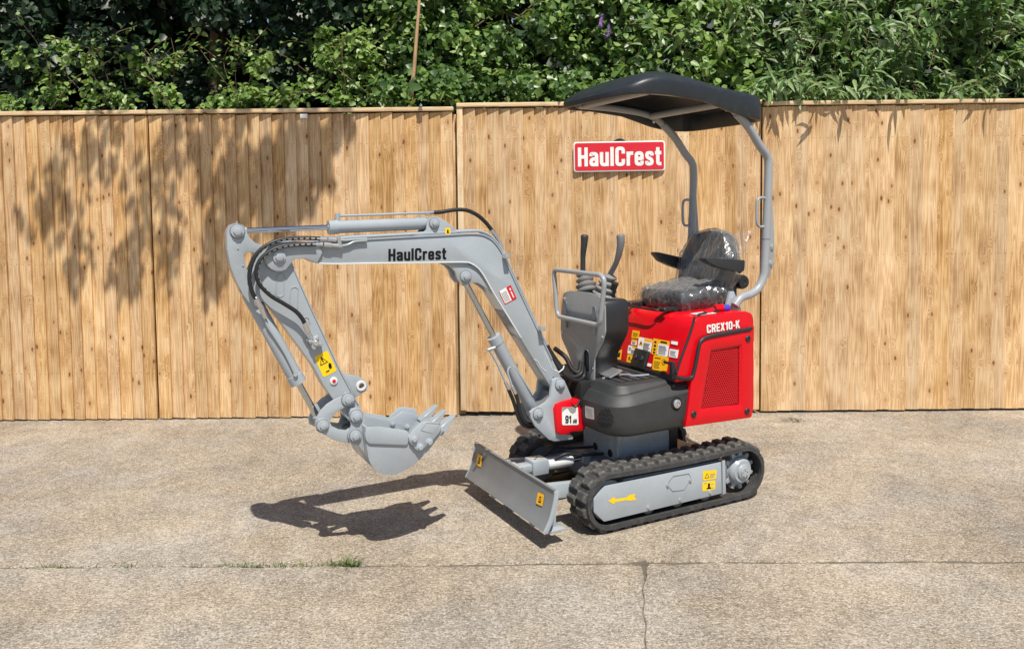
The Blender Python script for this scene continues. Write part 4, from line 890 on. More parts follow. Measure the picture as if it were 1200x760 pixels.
# boom cylinder (below) and dipper cylinder (on top)
def cylinder(name, pa, pb, y, r0, rodr, split, parent, cap=0.05, gl=0.010, mat='silver'):
    """hydraulic cylinder: barrel from pb back towards pa, rod to pa"""
    A, B = hit(*pa, 'y', y), hit(*pb, 'y', y); A.y = B.y = 0; d = (B - A); L = d.length; d.normalize(); C = A + d*L*split
    bm = bmesh.new(); Lb = (B - C).length
    add_lathe(bm, C, B, [(0, rodr*1.25), (0.0, r0 + 0.003), (0.045, r0 + 0.003), (0.046, r0), (Lb - 0.03, r0), (Lb - 0.012, r0*0.75), (Lb, r0*0.6)], 32)
    o = finish(name, bm, mat, parent)
    bm = bmesh.new(); add_cyl(bm, A + d*0.02, C + d*0.02, rodr, 24); finish('rod', bm, 'chrome', o)
    bm = bmesh.new(); add_cyl(bm, A - Yv*0.026, A + Yv*0.026, rodr*1.75, 24, 0.002); add_cyl(bm, A, A + d*0.05, rodr*1.35, 20, 0.003); finish('rod_eye', bm, mat, o)
    bm = bmesh.new(); add_cyl(bm, B - Yv*0.028, B + Yv*0.028, r0*0.95, 24, 0.002); finish('barrel_eye', bm, mat, o)
    return o, A, B, C, d
bcyl, A, B, C, d = cylinder('boom_cylinder', (545.6, 323.8), (630.5, 484.6), 0.05, 0.036, 0.0165, 0.43, ex, mat='silver')
ref = lambda px, py, y=0.03: hit(px, py, 'y', y)
pp1 = spline([ref(624, 462), ref(612, 443), ref(603, 430), ref(597.5, 430), ref(595, 436), ref(598, 446), ref(601, 455)], 6); tube('hard_line', pp1, 0.006, 'silver', bcyl, 8)
pp2 = spline([ref(573, 410, 0.02), ref(578, 417, 0.02), ref(586, 433, 0.02), ref(593, 449, 0.02)], 6); tube('hard_line', pp2, 0.0065, 'silver', bcyl, 8)
bm = bmesh.new(); add_cyl(bm, ref(571, 410, 0.02), ref(580, 407, 0.02), 0.010, 14); add_cyl(bm, ref(592, 447, 0.02), ref(596.5, 456, 0.02), 0.0105, 8); add_cyl(bm, ref(600, 452), ref(604, 461), 0.0105, 8); finish('fitting', bm, 'zinc', bcyl)
for i, (pts, y) in enumerate((([(596, 456), (601, 468), (605, 480), (608, 490), (614, 498), (623, 500), (634, 496)], 0.02), ([(604, 461), (607, 470), (609, 482), (613, 491), (620, 496.5), (630, 494), (637, 489)], 0.03))):
    tube('hydraulic_hose', spline(ppath(pts, y), 8), 0.0105, 'hose', ex, 10)
dcyl, A, B, C, d = cylinder('dipper_cylinder', (278, 271), (508.8, 261.6), 0.055, 0.031, 0.0125, 0.448, ex)
bm = bmesh.new(); s0 = hit(395.7, 261, 'y', 0); add_cyl(bm, s0, hit(395.7, 249.5, 'y', 0), 0.012, 16, 0.001); finish('port', bm, 'silver', dcyl)
tube('hard_line', ppath([(397, 253), (440, 251.5), (480, 250), (500, 249.4)], 0.0), 0.0062, 'silver', dcyl, 8)
bm = bmesh.new(); add_cyl(bm, hit(498, 249.5, 'y', 0), hit(509, 248.9, 'y', 0), 0.0095, 8); add_cyl(bm, hit(490, 252, 'y', 0), hit(490, 257, 'y', 0), 0.008, 10); finish('fitting', bm, 'zinc', dcyl)
tube('hydraulic_hose', spline(ppath([(508, 249), (516, 248.6), (526, 246.8), (538, 245.6), (549, 247), (560, 252.5), (569, 260.5), (577, 270.5), (580, 275)], 0.0), 8), 0.0105, 'hose', ex, 10)
bm = bmesh.new(); add_tube(bm, spline(ppath([(576, 269.5), (581, 276.5), (586, 284.5), (589, 297)], 0.012), 5), 0.010, 8); finish('fitting', bm, 'zinc', ex)
# pipe runs along the back of the boom
for y, dz in ((0.045, 0.010), (0.018, 0.012), (-0.012, 0.012)):
    pa = [(392, 283.6), (420, 281.2), (480, 277.8), (530, 275.2), (556, 273.6), (567, 275.0), (577, 281), (587, 294), (597, 315), (609, 341), (630, 386), (640, 406)]
    P = [hit(a, b, 'y', BY) for a, b in pa]; P = [Vector((v.x, y, v.z)) for v in P]; out = []
    for i, v in enumerate(P):
        dd = (P[min(i + 1, len(P) - 1)] - P[max(0, i - 1)]).normalized(); n = Vector((-dd.z, 0, dd.x)); n = -n if n.z < 0 and i < 7 else n
        if i >= 7: n = Vector((-abs(dd.z), 0, abs(dd.x)))
        out.append(v + n*(dz + 0.004))
    tube('pipe_run', spline(out, 6), 0.0068, 'silver', boom, 8)
for a, b in ((590, 300), (631, 384)):
    c = hit(a, b, 'y', 0.05); box('pipe_clamp', (-0.014, -0.05, -0.010), (0.014, 0.055, 0.014), 'zinc', boom, 0.002, Matrix.Translation(c))
# side lines with unions, hoses over to the dipper
for pts, y in (([(430, 281.8), (416, 283.0), (408, 286.5), (400, 288), (388, 287.2)], 0.072), ([(430, 279.8), (414, 280.6), (404, 281.5), (392, 280.6)], 0.072)): tube('hard_line', spline(ppath(pts, y), 6), 0.0062, 'silver', boom, 8)
bm = bmesh.new()
for (a, b), (c_, d_), r_ in (((368, 285.8), (378, 286.2), 0.0115), ((379, 286.3), (388, 287), 0.0135), ((388, 287), (400, 288), 0.0105), ((373, 279.6), (383, 280), 0.0115), ((384, 280.1), (394, 280.8), 0.0135), ((396, 276.5), (399, 289.5), 0.011)): add_cyl(bm, hit(a, b, 'y', 0.078), hit(c_, d_, 'y', 0.078), r_, 8, 0.001)
finish('union', bm, 'zinc', boom)
tube('hydraulic_hose', spline(ppath([(375, 279.6), (362, 278.9), (345, 279), (328, 281), (312, 287.8), (300.5, 298), (294, 312), (292.3, 326), (295, 340), (299.5, 350)], 0.088), 6), 0.0098, 'hose', ex, 10)
tube('hydraulic_hose', spline(ppath([(370, 285.9), (352, 286), (332, 288.2), (316, 294.5), (304.5, 305.5), (300.3, 319), (304.5, 333), (317, 346), (332.5, 355.5), (346.5, 364.5), (354, 373), (357, 379)], 0.092), 6), 0.0098, 'hose', ex, 10)

# ---------------- dipper
DY = 0.047
do = xz([(266.3, 276), (267.5, 269), (271.5, 263.8), (278.3, 261.4), (285, 263.8), (288.6, 269.5), (291.5, 277), (298.5, 284), (309, 288), (325, 288), (338, 292), (344, 312), (362.5, 354.5), (380, 392), (397.5, 430), (409, 452), (421.5, 476), (426.5, 484), (426, 492), (420, 497), (412.5, 496), (405, 488), (389, 465.5), (379, 451), (367.5, 429), (350, 405.4), (331, 380), (313.5, 357.5), (307, 352.5), (303, 358), (297, 359.3), (291, 353), (284.5, 344.5), (275.8, 327.5), (269.8, 311.5), (266, 291)], DY)
hole = xz([(285.8, 298), (288.8, 295.4), (297, 295.8), (299.8, 299.5), (297, 306), (292.8, 317), (290.2, 317), (287.5, 309)], DY)
dip = prism('dipper', do, -DY, DY, 'silver', ex, 0.0022, holes=[hole])
strip([(344, 312), (362.5, 354.5), (380, 392), (397.5, 430), (409, 452), (420, 473)], DY, DY + 0.005, 0.006, 'edge_flange', dip, 'silver', -1)
boss(278, 271, DY, 0.030, 0.010, dip, hexr=0.019); boss(327, 301, cy1, 0.024, 0.006, dip, hexr=0.019)
tube('grease_nipple', ppath([(277.5, 262), (277.6, 259)], 0.0), 0.004, 'zinc', dip, 8)
def capsule(cx, cy, dx, dy, r, y):
    a = math.degrees(math.atan2(dy, dx)); pts = arc(cx + dx, cy + dy, r, a - 90, a + 90, 8) + arc(cx - dx, cy - dy, r, a + 90, a + 270, 8)
    tube('stiffener_bead', [hit(p, q, 'y', y) for p, q in pts], 0.0026, 'silver', dip, 6, True)
for cx, cy in ((328.5, 334), (344.5, 349.5)): capsule(cx, cy, -0.6, 9.0, 4.6, DY + 0.0005)
tube('stiffener_bead', ppath([(354.5, 377), (355, 373), (358.5, 371), (362, 373), (363, 379)], DY + 0.0005), 0.0026, 'silver', dip, 6)
for p in ((278, 291), (284, 311), (290, 331)): tube('weld_spot', ppath([p, (p[0] + 1.5, p[1] + 0.6)], DY + 0.0005), 0.004, 'silver', dip, 6)
# port block for the second hose
bm = bmesh.new(); cc = hit(369, 401, 'y', DY + 0.016); M = Matrix.Translation(cc) @ Matrix.Rotation(R(25), 4, 'Y'); add_box(bm, (-0.026, -0.018, -0.026), (0.026, 0.018, 0.026), 0.003, M); pbk = finish('port_block', bm, 'silver', dip)
for a, b in ((-0.017, -0.017), (0.017, 0.017), (-0.017, 0.017), (0.017, -0.017)): bolt(M @ Vector((a, 0.018, b)), Yv, dip, 0.0055, 0.008)
bm = bmesh.new(); add_cyl(bm, hit(356.5, 378, 'y', 0.090), hit(361, 389, 'y', 0.082), 0.0125, 8, 0.001); add_cyl(bm, hit(361, 389, 'y', 0.082), hit(366, 397, 'y', 0.075), 0.010, 8, 0.001); add_cyl(bm, hit(358.5, 398, 'y', 0.063), hit(368, 399.5, 'y', 0.063), 0.005, 8); add_cyl(bm, cc + Yv*0.01, cc + Yv*0.032, 0.013, 14, 0.002); finish('union', bm, 'zinc', dip)
c = px4([(379, 442), (394.7, 433.8), (383.6, 410.2), (368, 418)], DY); sticker(c, dip, 'yellow', [('tri', 0.42, 0.68, 0.20, 'ink', 1.5), ('tri', 0.42, 0.67, 0.14, 'yellow', 1.5), (0.38, 0.6, 0.46, 0.78, 'ink'), (0.3, 0.14, 0.55, 0.19, 'ink'), ('poly', [(0.62, 0.2), (0.78, 0.22), (0.85, 0.4), (0.72, 0.48), (0.6, 0.34)], 'ink')])
cc = hit(391, 446, 'y', DY); bm = bmesh.new(); add_lathe(bm, cc, cc + Yv, [(0, 0.019), (0.006, 0.018), (0.008, 0.012)], 20); rp_ = finish('plug_ring', bm, 'weld_white', dip)
bm = bmesh.new(); add_lathe(bm, cc + Yv*0.008, cc + Yv, [(0, 0.009), (0.003, 0.007)], 14); finish('red_plug', bm, 'red', dip)
# thumb lug with its open eye
to = xz([(401, 437), (410, 439.5), (419, 440.8), (427, 444.5), (431, 451), (430, 457), (425, 460), (416.5, 465.5)], 0.03); ci = hit(423.2, 451.6, 'y', 0.03)
hl = [(ci.x + 0.0135*math.cos(2*math.pi*k/14), ci.z + 0.0135*math.sin(2*math.pi*k/14)) for k in range(14)]
prism('thumb_lug', to, -0.03, 0.03, 'silver', dip, 0.002, holes=[hl])
bm = bmesh.new(); n = 24; pr = [(0.0145, 0.029), (0.0145, 0.037), (0.024, 0.037), (0.026, 0.031), (0.026, 0.029)]; rg = [[bm.verts.new((ci.x + r*math.cos(2*math.pi*k/n), y, ci.z + r*math.sin(2*math.pi*k/n))) for r, y in pr] for k in range(n)]
for k in range(n):
    for j in range(4): bm.faces.new((rg[k][j], rg[k][j + 1], rg[(k + 1) % n][j + 1], rg[(k + 1) % n][j]))
finish('eye_collar', bm, 'weld_white', dip)
# bucket cylinder along the front of the dipper
kcyl, A, B, C, d = cylinder('bucket_cylinder', (378, 498), (290, 338), 0.03, 0.0365, 0.0155, 0.315, ex)
tube('hard_line', spline(ppath([(309, 369), (313, 381), (322, 395), (334, 414), (345.5, 437), (346.5, 440)], 0.045), 5), 0.006, 'silver', kcyl, 8)
bm = bmesh.new(); add_cyl(bm, hit(299, 348, 'y', 0.086), hit(305, 359, 'y', 0.075), 0.0125, 8, 0.001); add_cyl(bm, hit(305, 358, 'y', 0.07), hit(311, 372, 'y', 0.05), 0.0115, 8, 0.001); finish('union', bm, 'zinc', kcyl); cyl('port', hit(346.3, 438.5, 'y', 0.02), hit(346.3, 438.5, 'y', 0.05), 0.011, 'zinc', kcyl, 12)

# ---------------- bucket linkage and bucket
LY = 0.066
lk = xz(arc(407.7, 468, 9.2, -120, 75, 8) + [(402, 477.5), (396, 481.5), (390, 487.5), (386.5, 494)] + arc(378, 498.4, 8.8, 5, 190, 8) + [(371.5, 489), (376, 481), (383.6, 473.4), (392, 468.4), (401, 464)][0:], LY)
lk = xz([(372, 503), (369.3, 497.5), (371, 489.5), (376, 481), (383.6, 473.4), (392, 468), (401.5, 464), (404, 460), (409, 459), (414, 461.5), (416.5, 466.5), (415.5, 473), (411, 476.8), (405, 477.2), (398.5, 480.3), (392.5, 485), (387.5, 492), (386.6, 501), (382, 506.5), (376, 506.5)], LY)
for a, b in ((LY - 0.016, LY), (-LY, -LY + 0.016)): o = prism('curved_link', lk, a, b, 'silver', ex, 0.003)
boss(407.7, 468, LY, 0.030, 0.008, ex, hexr=0.018, name='link_pin'); boss(378.2, 498.3, LY + 0.014, 0.028, 0.008, ex, hexr=0.017, name='link_pin')
bk = xz([(371.5, 505), (370, 498), (373, 491.5), (379, 489.5), (385, 492), (389, 499), (397, 503), (406, 504), (411, 500.5), (418, 500), (424, 505), (425, 513), (420, 519), (412, 519.5), (402, 518), (391.5, 515.5), (381, 509.5)], LY + 0.014)
for a, b in ((LY - 0.001, LY + 0.014), (-LY - 0.014, -LY + 0.001)): prism('bucket_link', bk, a, b, 'silver', ex, 0.003)
BK = 0.150
shell = [(520.5, 503.5), (512, 514), (502.5, 526.5), (490.5, 539), (478, 548.5), (466, 554.3), (456, 556), (446.5, 554.3), (438, 548.5), (432.5, 539), (430, 526), (428.5, 512), (428, 500)]
P = [Vector(p) for p in xz(shell, BK)]; P = [Vector((v.x, v.y)) for v in spline([(p.x, p.y, 0) for p in P], 3)]; inn = []
cen = sum(P, Vector((0, 0)))/len(P)
for i, p in enumerate(P):
    dd = (P[min(i + 1, len(P) - 1)] - P[max(0, i - 1)]).normalized(); n = Vector((dd.y, -dd.x)); n = n if n.dot(cen - p) > 0 else -n; inn.append(p + n*0.009)
bm = bmesh.new(); add_prism(bm, [(v.x, v.y) for v in P] + [(v.x, v.y) for v in inn[::-1]], -BK, BK, 0.001); bu = finish('bucket', bm, 'silver', ex, ang=40)
side = [(v.x, v.y) for v in P] + xz([(428, 499.8), (445, 501.5), (480, 508), (497, 497)], BK)
for a, b in ((BK - 0.006, BK + 0.003), (-BK - 0.003, -BK + 0.006)): prism('side_plate', side, a, b, 'silver', bu, 0.001)
band = xz([(432, 500.2), (445, 499.6), (478, 504.5), (480, 512), (477.5, 521.5), (432, 519.8), (428.5, 515), (427.5, 507)], BK + 0.012)
for a, b in ((BK + 0.0035, BK + 0.014), (-BK - 0.014, -BK - 0.0035)): prism('rim_band', fillet(band, 0.012, 3), a, b, 'silver', bu, 0.004)
cut = xz([(478.6, 512), (484, 504), (494.5, 494.5), (500, 493.5), (515.5, 495.8), (517.2, 499), (515.5, 505.5), (504.5, 519), (492, 528.2), (488, 527.5), (480, 518)], BK + 0.02)
fc = xz([(478.6, 512), (484, 504), (494.5, 494.5), (500, 493.5), (515.5, 495.8), (517.2, 499), (515.5, 505.5), (504.5, 519), (492, 528.2), (488, 527.5), (480, 518)], BK + 0.02)
for a, b in ((BK + 0.004, BK + 0.022), (-BK - 0.022, -BK - 0.004)): cutr = prism('side_cutter', cut, a, b, 'silver', bu, 0.003)
for p in ((485, 514), (502.8, 517.4), (492, 523.5)):
    b3 = hit(p[0], p[1], 'y', BK + 0.022)
    bolt(b3, Yv, bu, 0.013, 0.016, 'silver'); bolt(Vector((b3.x, -BK + 0.007, b3.z)), Yv, bu, 0.011, 0.010, 'silver')
ins = xz([(493.2, 504), (499.9, 495.2), (516, 496.2), (506.6, 507.4)], BK + 0.0225); tube('cutter_seam', [Vector((a, BK + 0.0222, b)) for a, b in ins], 0.0016, 'silver_dark', bu, 6, True)
T0 = P[0]; tipd = Vector(xz([(532, 485.5)], 0.115)[0]) - T0; tn = tipd.normalized(); tl2 = tipd.length; tw_ = Vector((-tn.y, tn.x))
for y in (-0.115, 0.0, 0.115):
    bm = bmesh.new(); b0 = T0 - tn*0.030; q0 = [(-0.030, 0.016), (0.030, 0.016)]
    def tv(s, w, n): v = b0 + tn*s + tw_*n; return bm.verts.new((v.x, y + w, v.y))
    secs = [(0.0, 0.028, 0.016), (0.030, 0.028, 0.020), (0.045, 0.026, 0.017), (0.030 + tl2, 0.019, 0.004)]; rg = []
    for s, w, n in secs: rg.append([tv(s, -w, -n), tv(s, w, -n), tv(s, w, n), tv(s, -w, n)])
    for k in range(3):
        for j in range(4): bm.faces.new((rg[k][j], rg[k][(j + 1) % 4], rg[k + 1][(j + 1) % 4], rg[k + 1][j]))
    bm.faces.new(rg[0][::-1]); bm.faces.new(rg[-1]); bmesh.ops.bevel(bm, geom=list(bm.edges), offset=0.0015, segments=1, affect='EDGES'); finish('tooth', bm, 'silver', bu)
ear = xz([(408.5, 484), (410.5, 478.5), (417, 476.8), (423.5, 479.5), (427, 487), (427, 494), (434, 500), (437, 520), (433, 540), (427, 531), (419, 521), (410, 518.5), (407, 511), (409, 503.5), (411, 497)], 0.086)
for a, b in ((0.080, 0.097), (-0.097, -0.080)): prism('ear', ear, a, b, 'silver', bu, 0.003)
boss(417.3, 487.3, 0.097, 0.030, 0.010, bu, hexr=0.019); boss(416.3, 510.2, 0.097, 0.028, 0.010, bu, hexr=0.018)
bm = bmesh.new(); cc = hit(417.3, 487.3, 'y', 0.097); add_cyl(bm, (cc.x, -0.1, cc.z), (cc.x, 0.1, cc.z), 0.02, 18); c2 = hit(416.3, 510.2, 'y', 0.097); add_cyl(bm, (c2.x, -0.1, c2.z), (c2.x, 0.1, c2.z), 0.02, 18); finish('cross_pin', bm, 'silver_dark', bu)

# ---------------- platform (charcoal footwell moulding)
def plan_loop(x0, x1, y0, y1, rf, rb, inset, n=8):
    """plan outline; rf rounds the two front corners, rb the rear ones"""
    x0 += inset; x1 -= inset; y0 += inset; y1 -= inset
    def cr(cx, cy, r, a): return [(cx + r*math.cos(R(a + 90*k/n)), cy + r*math.sin(R(a + 90*k/n))) for k in range(n + 1)]
    rf = max(0.01, rf - inset); rb = max(0.01, rb - inset)
    return cr(x1 - rf, y1 - rf, rf, 0) + cr(x0 + rb, y1 - rb, rb, 90) + cr(x0 + rb, y0 + rb, rb, 180) + cr(x1 - rf, y0 + rf, rf, 270)
def loft(name, loops, mat, parent, ang=38):
    bm = bmesh.new(); rings = [[bm.verts.new((x, y, z)) for x, y in lp] for lp, z in loops]; n = len(rings[0])
    for k in range(len(rings) - 1):
        for i in range(n): bm.faces.new((rings[k][i], rings[k][(i + 1) % n], rings[k + 1][(i + 1) % n], rings[k + 1][i]))
    bm.faces.new(rings[0][::-1]); bm.faces.new(rings[-1]); return finish(name, bm, mat, parent, ang)
PX1, PRF = 0.438, 0.15
A = (-0.12, PX1, -0.42, 0.42, PRF, 0.02)
lv = [(0.060, 0.472, 0), (0.034, 0.478, 0), (0.014, 0.496, 0), (0.004, 0.522, 0), (0.0, 0.56, 0), (0.0, 0.684, 1), (0.0025, 0.689, 1), (0.038, 0.733, 1), (0.044, 0.736, 1), (0.054, 0.7365, 1), (0.060, 0.738, 0.9), (0.070, 0.741, 0.45), (0.080, 0.7425, 0.1), (0.092, 0.743, 0)]
loops = []
for i, z, w in lv:                                             # the rim drops towards the nose, the floor stays level
    loops.append([(x, y, z - w*0.042*max(0.0, min(1.0, (x + 0.02)/0.40))) for x, y in plan_loop(*A, i)])
bm = bmesh.new(); rings = [[bm.verts.new(p) for p in lp] for lp in loops]; n = len(rings[0])
for k in range(len(rings) - 1):
    for i in range(n): bm.faces.new((rings[k][i], rings[k][(i + 1) % n], rings[k + 1][(i + 1) % n], rings[k + 1][i]))
bm.faces.new(rings[0][::-1]); bm.faces.new(rings[-1]); pf_ = finish('platform', bm, 'charcoal', ex, 24)
# vent of small dark slots on the rounded corner
import itertools
def on_platform(px, py):
    """surveyed point on the upright skin of the platform"""
    best = None
    for k in range(0, 9000):
        D = ray(px, py); t = 2.8 + k*0.0003; P = CO + D*t - MO; x, y = P.dot(FWD), P.dot(LEFT)
        cx, cy = PX1 - PRF, 0.42 - PRF
        inside = x < PX1 and y < 0.42 and not (x > cx and y > cy and (x - cx)**2 + (y - cy)**2 > PRF**2)
        if inside:
            nrm = Vector((x - cx, y - cy, 0)).normalized() if (x > cx and y > cy) else (Vector((1, 0, 0)) if x > PX1 - 0.02 else Vector((0, 1, 0)))
            return Vector((x, y, P.z)), nrm
bm = bmesh.new()
for r_ in range(9):
    for c_ in range(8):
        px, py = 708.5 + (c_ - 3.5)*3.2 + (r_ % 2)*1.6, 489.5 + (r_ - 4)*2.6 + (c_ - 3.5)*0.6
        if ((px - 709)/9.6)**2 + ((py - 490)/11.4)**2 > 1: continue
        h = on_platform(px, py)
        if h:
            p, nv = h; add_lathe(bm, p - nv*0.004, p + nv, [(0, 0.0068), (0.0052, 0.0068)], 4)
finish('vent_holes', bm, 'hole_shade', pf_)
nz = [on_platform(a, b) for a, b in ((686.8, 489), (697.2, 491.5), (696.6, 477.5), (686, 474.6))]
if all(nz): sticker([p + n*0.002 for p, n in nz], pf_, 'plate_alu', lines(0.12, 0.15, 0.88, 0.88, 6), 'rating_plate')
c = hit(792.6, 472.6, 'y', 0.42); bm = bmesh.new(); add_lathe(bm, c - Yv*0.004, c + Yv, [(0, 0.038), (0.0052, 0.038), (0.0056, 0.024)], 28); finish('bolt_recess', bm, 'hole_shade', pf_)  # slightly raised black disc, the recess shade given as colour
bm = bmesh.new(); add_lathe(bm, c, c + Yv, [(0, 0.024), (0.010, 0.024), (0.014, 0.019), (0.0142, 0.012), (0.010, 0.011), (0.0102, 0.006), (0.016, 0.005)], 28); finish('tie_down_bolt', bm, 'zinc', pf_)
# ribbed floor mat
fm = box('floor_mat', (0.035, -0.31, 0.738), (0.325, 0.31, 0.7465), 'charcoal', ex, 0.003)
for k in range(5): box('rib', (0.045 + 0.055*k, -0.29, 0.7466), (0.083 + 0.055*k, 0.29, 0.7535), 'charcoal', fm, 0.002)
# pedals
for y in (0.15, -0.16):
    M = Matrix.Translation((0.27, y, 0.775)) @ Matrix.Rotation(R(20), 4, 'Y')
    pd = box('pedal', (-0.045, -0.055, -0.006), (0.045, 0.055, 0.006), 'zinc', ex, 0.003, M)
    tube('pedal_stalk', [(0.27, y, 0.772), (0.30, y, 0.75), (0.33, y, 0.745)], 0.008, 'silver_dark', pd, 8)
tube('foot_lever', spline([(0.25, 0.20, 0.770), (0.19, 0.205, 0.766), (0.16, 0.215, 0.757), (0.07, 0.235, 0.757)], 5), 0.006, 'zinc', ex, 8)

# ---------------- red engine cover
RY = 0.415
body = [(0.020, 0.742), (0.014, 0.800), (-0.045, 0.955), (-0.085, 1.045), (-0.115, 1.078), (-0.16, 1.088), (-0.40, 1.098), (-0.50, 1.094), (-0.535, 1.075), (-0.545, 1.04), (-0.55, 0.53), (-0.54, 0.49), (-0.50, 0.476), (-0.035, 0.492), (-0.062, 0.62), (-0.074, 0.742)]
bm = bmesh.new(); add_prism(bm, fillet(body, [0, 0, 0.05, 0.03, 0.03, 0.03, 0.03, 0.02, 0.02, 0.02, 0.03, 0.02, 0.02, 0.008, 0.01, 0], 3), -RY, RY, 0.018, seg=3)
ec = finish('engine_cover', bm, 'red', ex, ang=30)
# louvred rear bumps
for z0, z1 in ((0.52, 0.63), (0.70, 0.81), (0.90, 1.01)): box('rear_louvre', (-0.575, -0.30, z0), (-0.53, 0.395, z1), 'red', ec, 0.014)
# raised side door, outline as surveyed, with its window for the mesh
PY = 0.436
door = fillet(xz([(827, 397), (880.8, 386.6), (881.2, 488.8), (803.6, 499.8), (810.5, 447), (819, 404)], PY), [0.03, 0.02, 0.02, 0.004, 0.0, 0.03], 5)
win = fillet(xz([(832.8, 409.3), (869.2, 403.4), (868.6, 475.6), (820.8, 480.8)], PY), 0.008, 3)
dr = prism('side_door', door, RY - 0.002, PY, 'red', ec, 0.005, holes=[win])
# recessed frame round the mesh
wi = fillet(xz([(834.5, 411.5), (867.6, 405.8), (867, 474), (823, 478.8)], PY), 0.006, 3)
bm = bmesh.new(); a_ = [bm.verts.new((p[0], PY - 0.0015, p[1])) for p in win]; b_ = [bm.verts.new((p[0], PY - 0.008, p[1])) for p in wi]
for i in range(len(win)): bm.faces.new((a_[i], a_[(i + 1) % len(win)], b_[(i + 1) % len(win)], b_[i]))
finish('mesh_frame', bm, 'red', dr)
# perforated sheet: hexagonal holes
xs = [p[0] for p in wi]; zs = [p[1] for p in wi]; cell = 0.0155
def inside(p, poly):
    r = False
    for i in range(len(poly)):
        a, b = poly[i - 1], poly[i]
        if (a[1] > p[1]) != (b[1] > p[1]) and p[0] < (b[0] - a[0])*(p[1] - a[1])/(b[1] - a[1]) + a[0]: r = not r
    return r
bm = bmesh.new(); row = 0; z = min(zs); yy = PY - 0.0085
while z < max(zs):
    x = min(xs) + (cell/2 if row % 2 else 0)
    while x < max(xs):
        if inside((x, z), wi):
            o_ = [bm.verts.new((x + cell/math.sqrt(3)*math.cos(R(30 + 60*k)), yy, z + cell/math.sqrt(3)*math.sin(R(30 + 60*k)))) for k in range(6)]
            i_ = [bm.verts.new((x + cell*0.36*math.cos(R(30 + 60*k)), yy - 0.0004, z + cell*0.36*math.sin(R(30 + 60*k)))) for k in range(6)]
            for k in range(6): bm.faces.new((o_[k], o_[(k + 1) % 6], i_[(k + 1) % 6], i_[k]))
        x += cell
    z += cell*0.866; row += 1
finish('mesh_screen', bm, 'red', dr, smooth=False)
bm = bmesh.new(); vs = [bm.verts.new((p[0], yy - 0.0095, p[1])) for p in wi]; bm.faces.new(vs); finish('mesh_backing', bm, 'hole_shade', dr, smooth=False)
fcx, fcz = sum(xs)/len(xs) - 0.0, sum(zs)/len(zs) + 0.03
bm = bmesh.new(); add_lathe(bm, (fcx, yy - 0.009, fcz), (fcx, 1, fcz), [(0, 0.085), (0.003, 0.085), (0.0032, 0.03), (0.005, 0.028)], 36); finish('cooling_fan', bm, 'hole_shade', dr)
for p in ((876.4, 396.6), (875.4, 481.5), (812.8, 485)):
    c = hit(p[0], p[1], 'y', PY); bm = bmesh.new(); add_lathe(bm, c - Yv*0.002, c + Yv, [(0, 0.0185), (0.006, 0.0185), (0.009, 0.016), (0.0092, 0.007), (0.007, 0.006)], 24); finish('rubber_plug', bm, 'black_plastic', dr)
# black rubber trim round the door and up the edge of the seat box
tube('door_trim', spline(ppath([(880.8, 384.8), (860, 388.6), (834, 393.6), (826, 396), (821, 400), (818.6, 408), (815.5, 425), (812.5, 438), (810, 442.4), (804, 443.6), (796, 442.8), (791, 440.5)], PY - 0.001), 5), 0.011, 'black_plastic', ec, 8)
tube('edge_trim', spline(ppath([(814, 371.5), (812, 380), (806, 398), (799, 417), (792.5, 437)], RY + 0.004), 5), 0.007, 'black_plastic', ec, 8)
c = px4([(828, 390.2), (866.8, 384), (866.6, 374.4), (827.6, 380.6)], RY + 0.001); lettering('CREX10-K', c[0], c[1] - c[0], c[3] - c[0], ec, 'white', 0.185, 0.0035)
# stickers on the sloping front of the seat box: (u across from far, v up), all in the plane of that wall
W0, W1 = Vector((0.0145, 0, 0.800)), Vector((-0.045, 0, 0.955)); wn = Vector((1, 0, (W0.x - W1.x)/(W1.z - W0.z)*1.0)); wn = Vector(((W1.z - W0.z), 0, -(W1.x - W0.x))).normalized()
def on_wall(px, py):
    D = ray(px, py); n = FWD*wn.x + Vector((0, 0, 1))*wn.z; w0 = MO + FWD*W0.x + Vector((0, 0, W0.z)); P = CO + D*((w0 - CO).dot(n)/D.dot(n)) - MO
    return Vector((P.dot(FWD), P.dot(LEFT), P.z))
def wall_sticker(c, bg_, pr=()): sticker([on_wall(700 + a/8.442, 370 + b/8.442) for a, b in c], ec, bg_, pr, lift=0.003)
wall_sticker([(340, 220), (412, 226), (425, 152), (352, 140)], 'amber', lines(0.15, 0.2, 0.85, 0.8, 3, 'ink', 0.3))
wall_sticker([(335, 285), (390, 292), (400, 240), (345, 230)], 'white', [(0, 0.7, 1, 1, 'amber')] + lines(0.15, 0.15, 0.85, 0.65, 3))
wall_sticker([(300, 370), (378, 385), (392, 305), (312, 290)], 'white', [(0.1, 0.4, 0.4, 0.8, 'ink_grey'), (0.5, 0.75, 1, 1, 'amber')] + lines(0.45, 0.1, 0.9, 0.6, 4))
wall_sticker([(290, 455), (358, 470), (370, 392), (303, 376)], 'amber', [(0.25, 0.3, 0.45, 0.7, 'ink'), (0.55, 0.25, 0.8, 0.4, 'ink')])
wall_sticker([(140, 415), (236, 437), (250, 330), (170, 375)], 'amber', [(0.6, 0.25, 0.85, 0.75, 'ink'), (0.15, 0.2, 0.5, 0.26, 'ink')])
wall_sticker([(395, 350), (530, 374), (552, 234), (415, 208)], 'white', [(0.42, 0.78, 0.98, 0.98, 'amber'), ('tri', 0.22, 0.62, 0.22, 'amber', 0.7), ('tri', 0.22, 0.62, 0.12, 'ink', 0.7)] + lines(0.42, 0.1, 0.92, 0.72, 6))
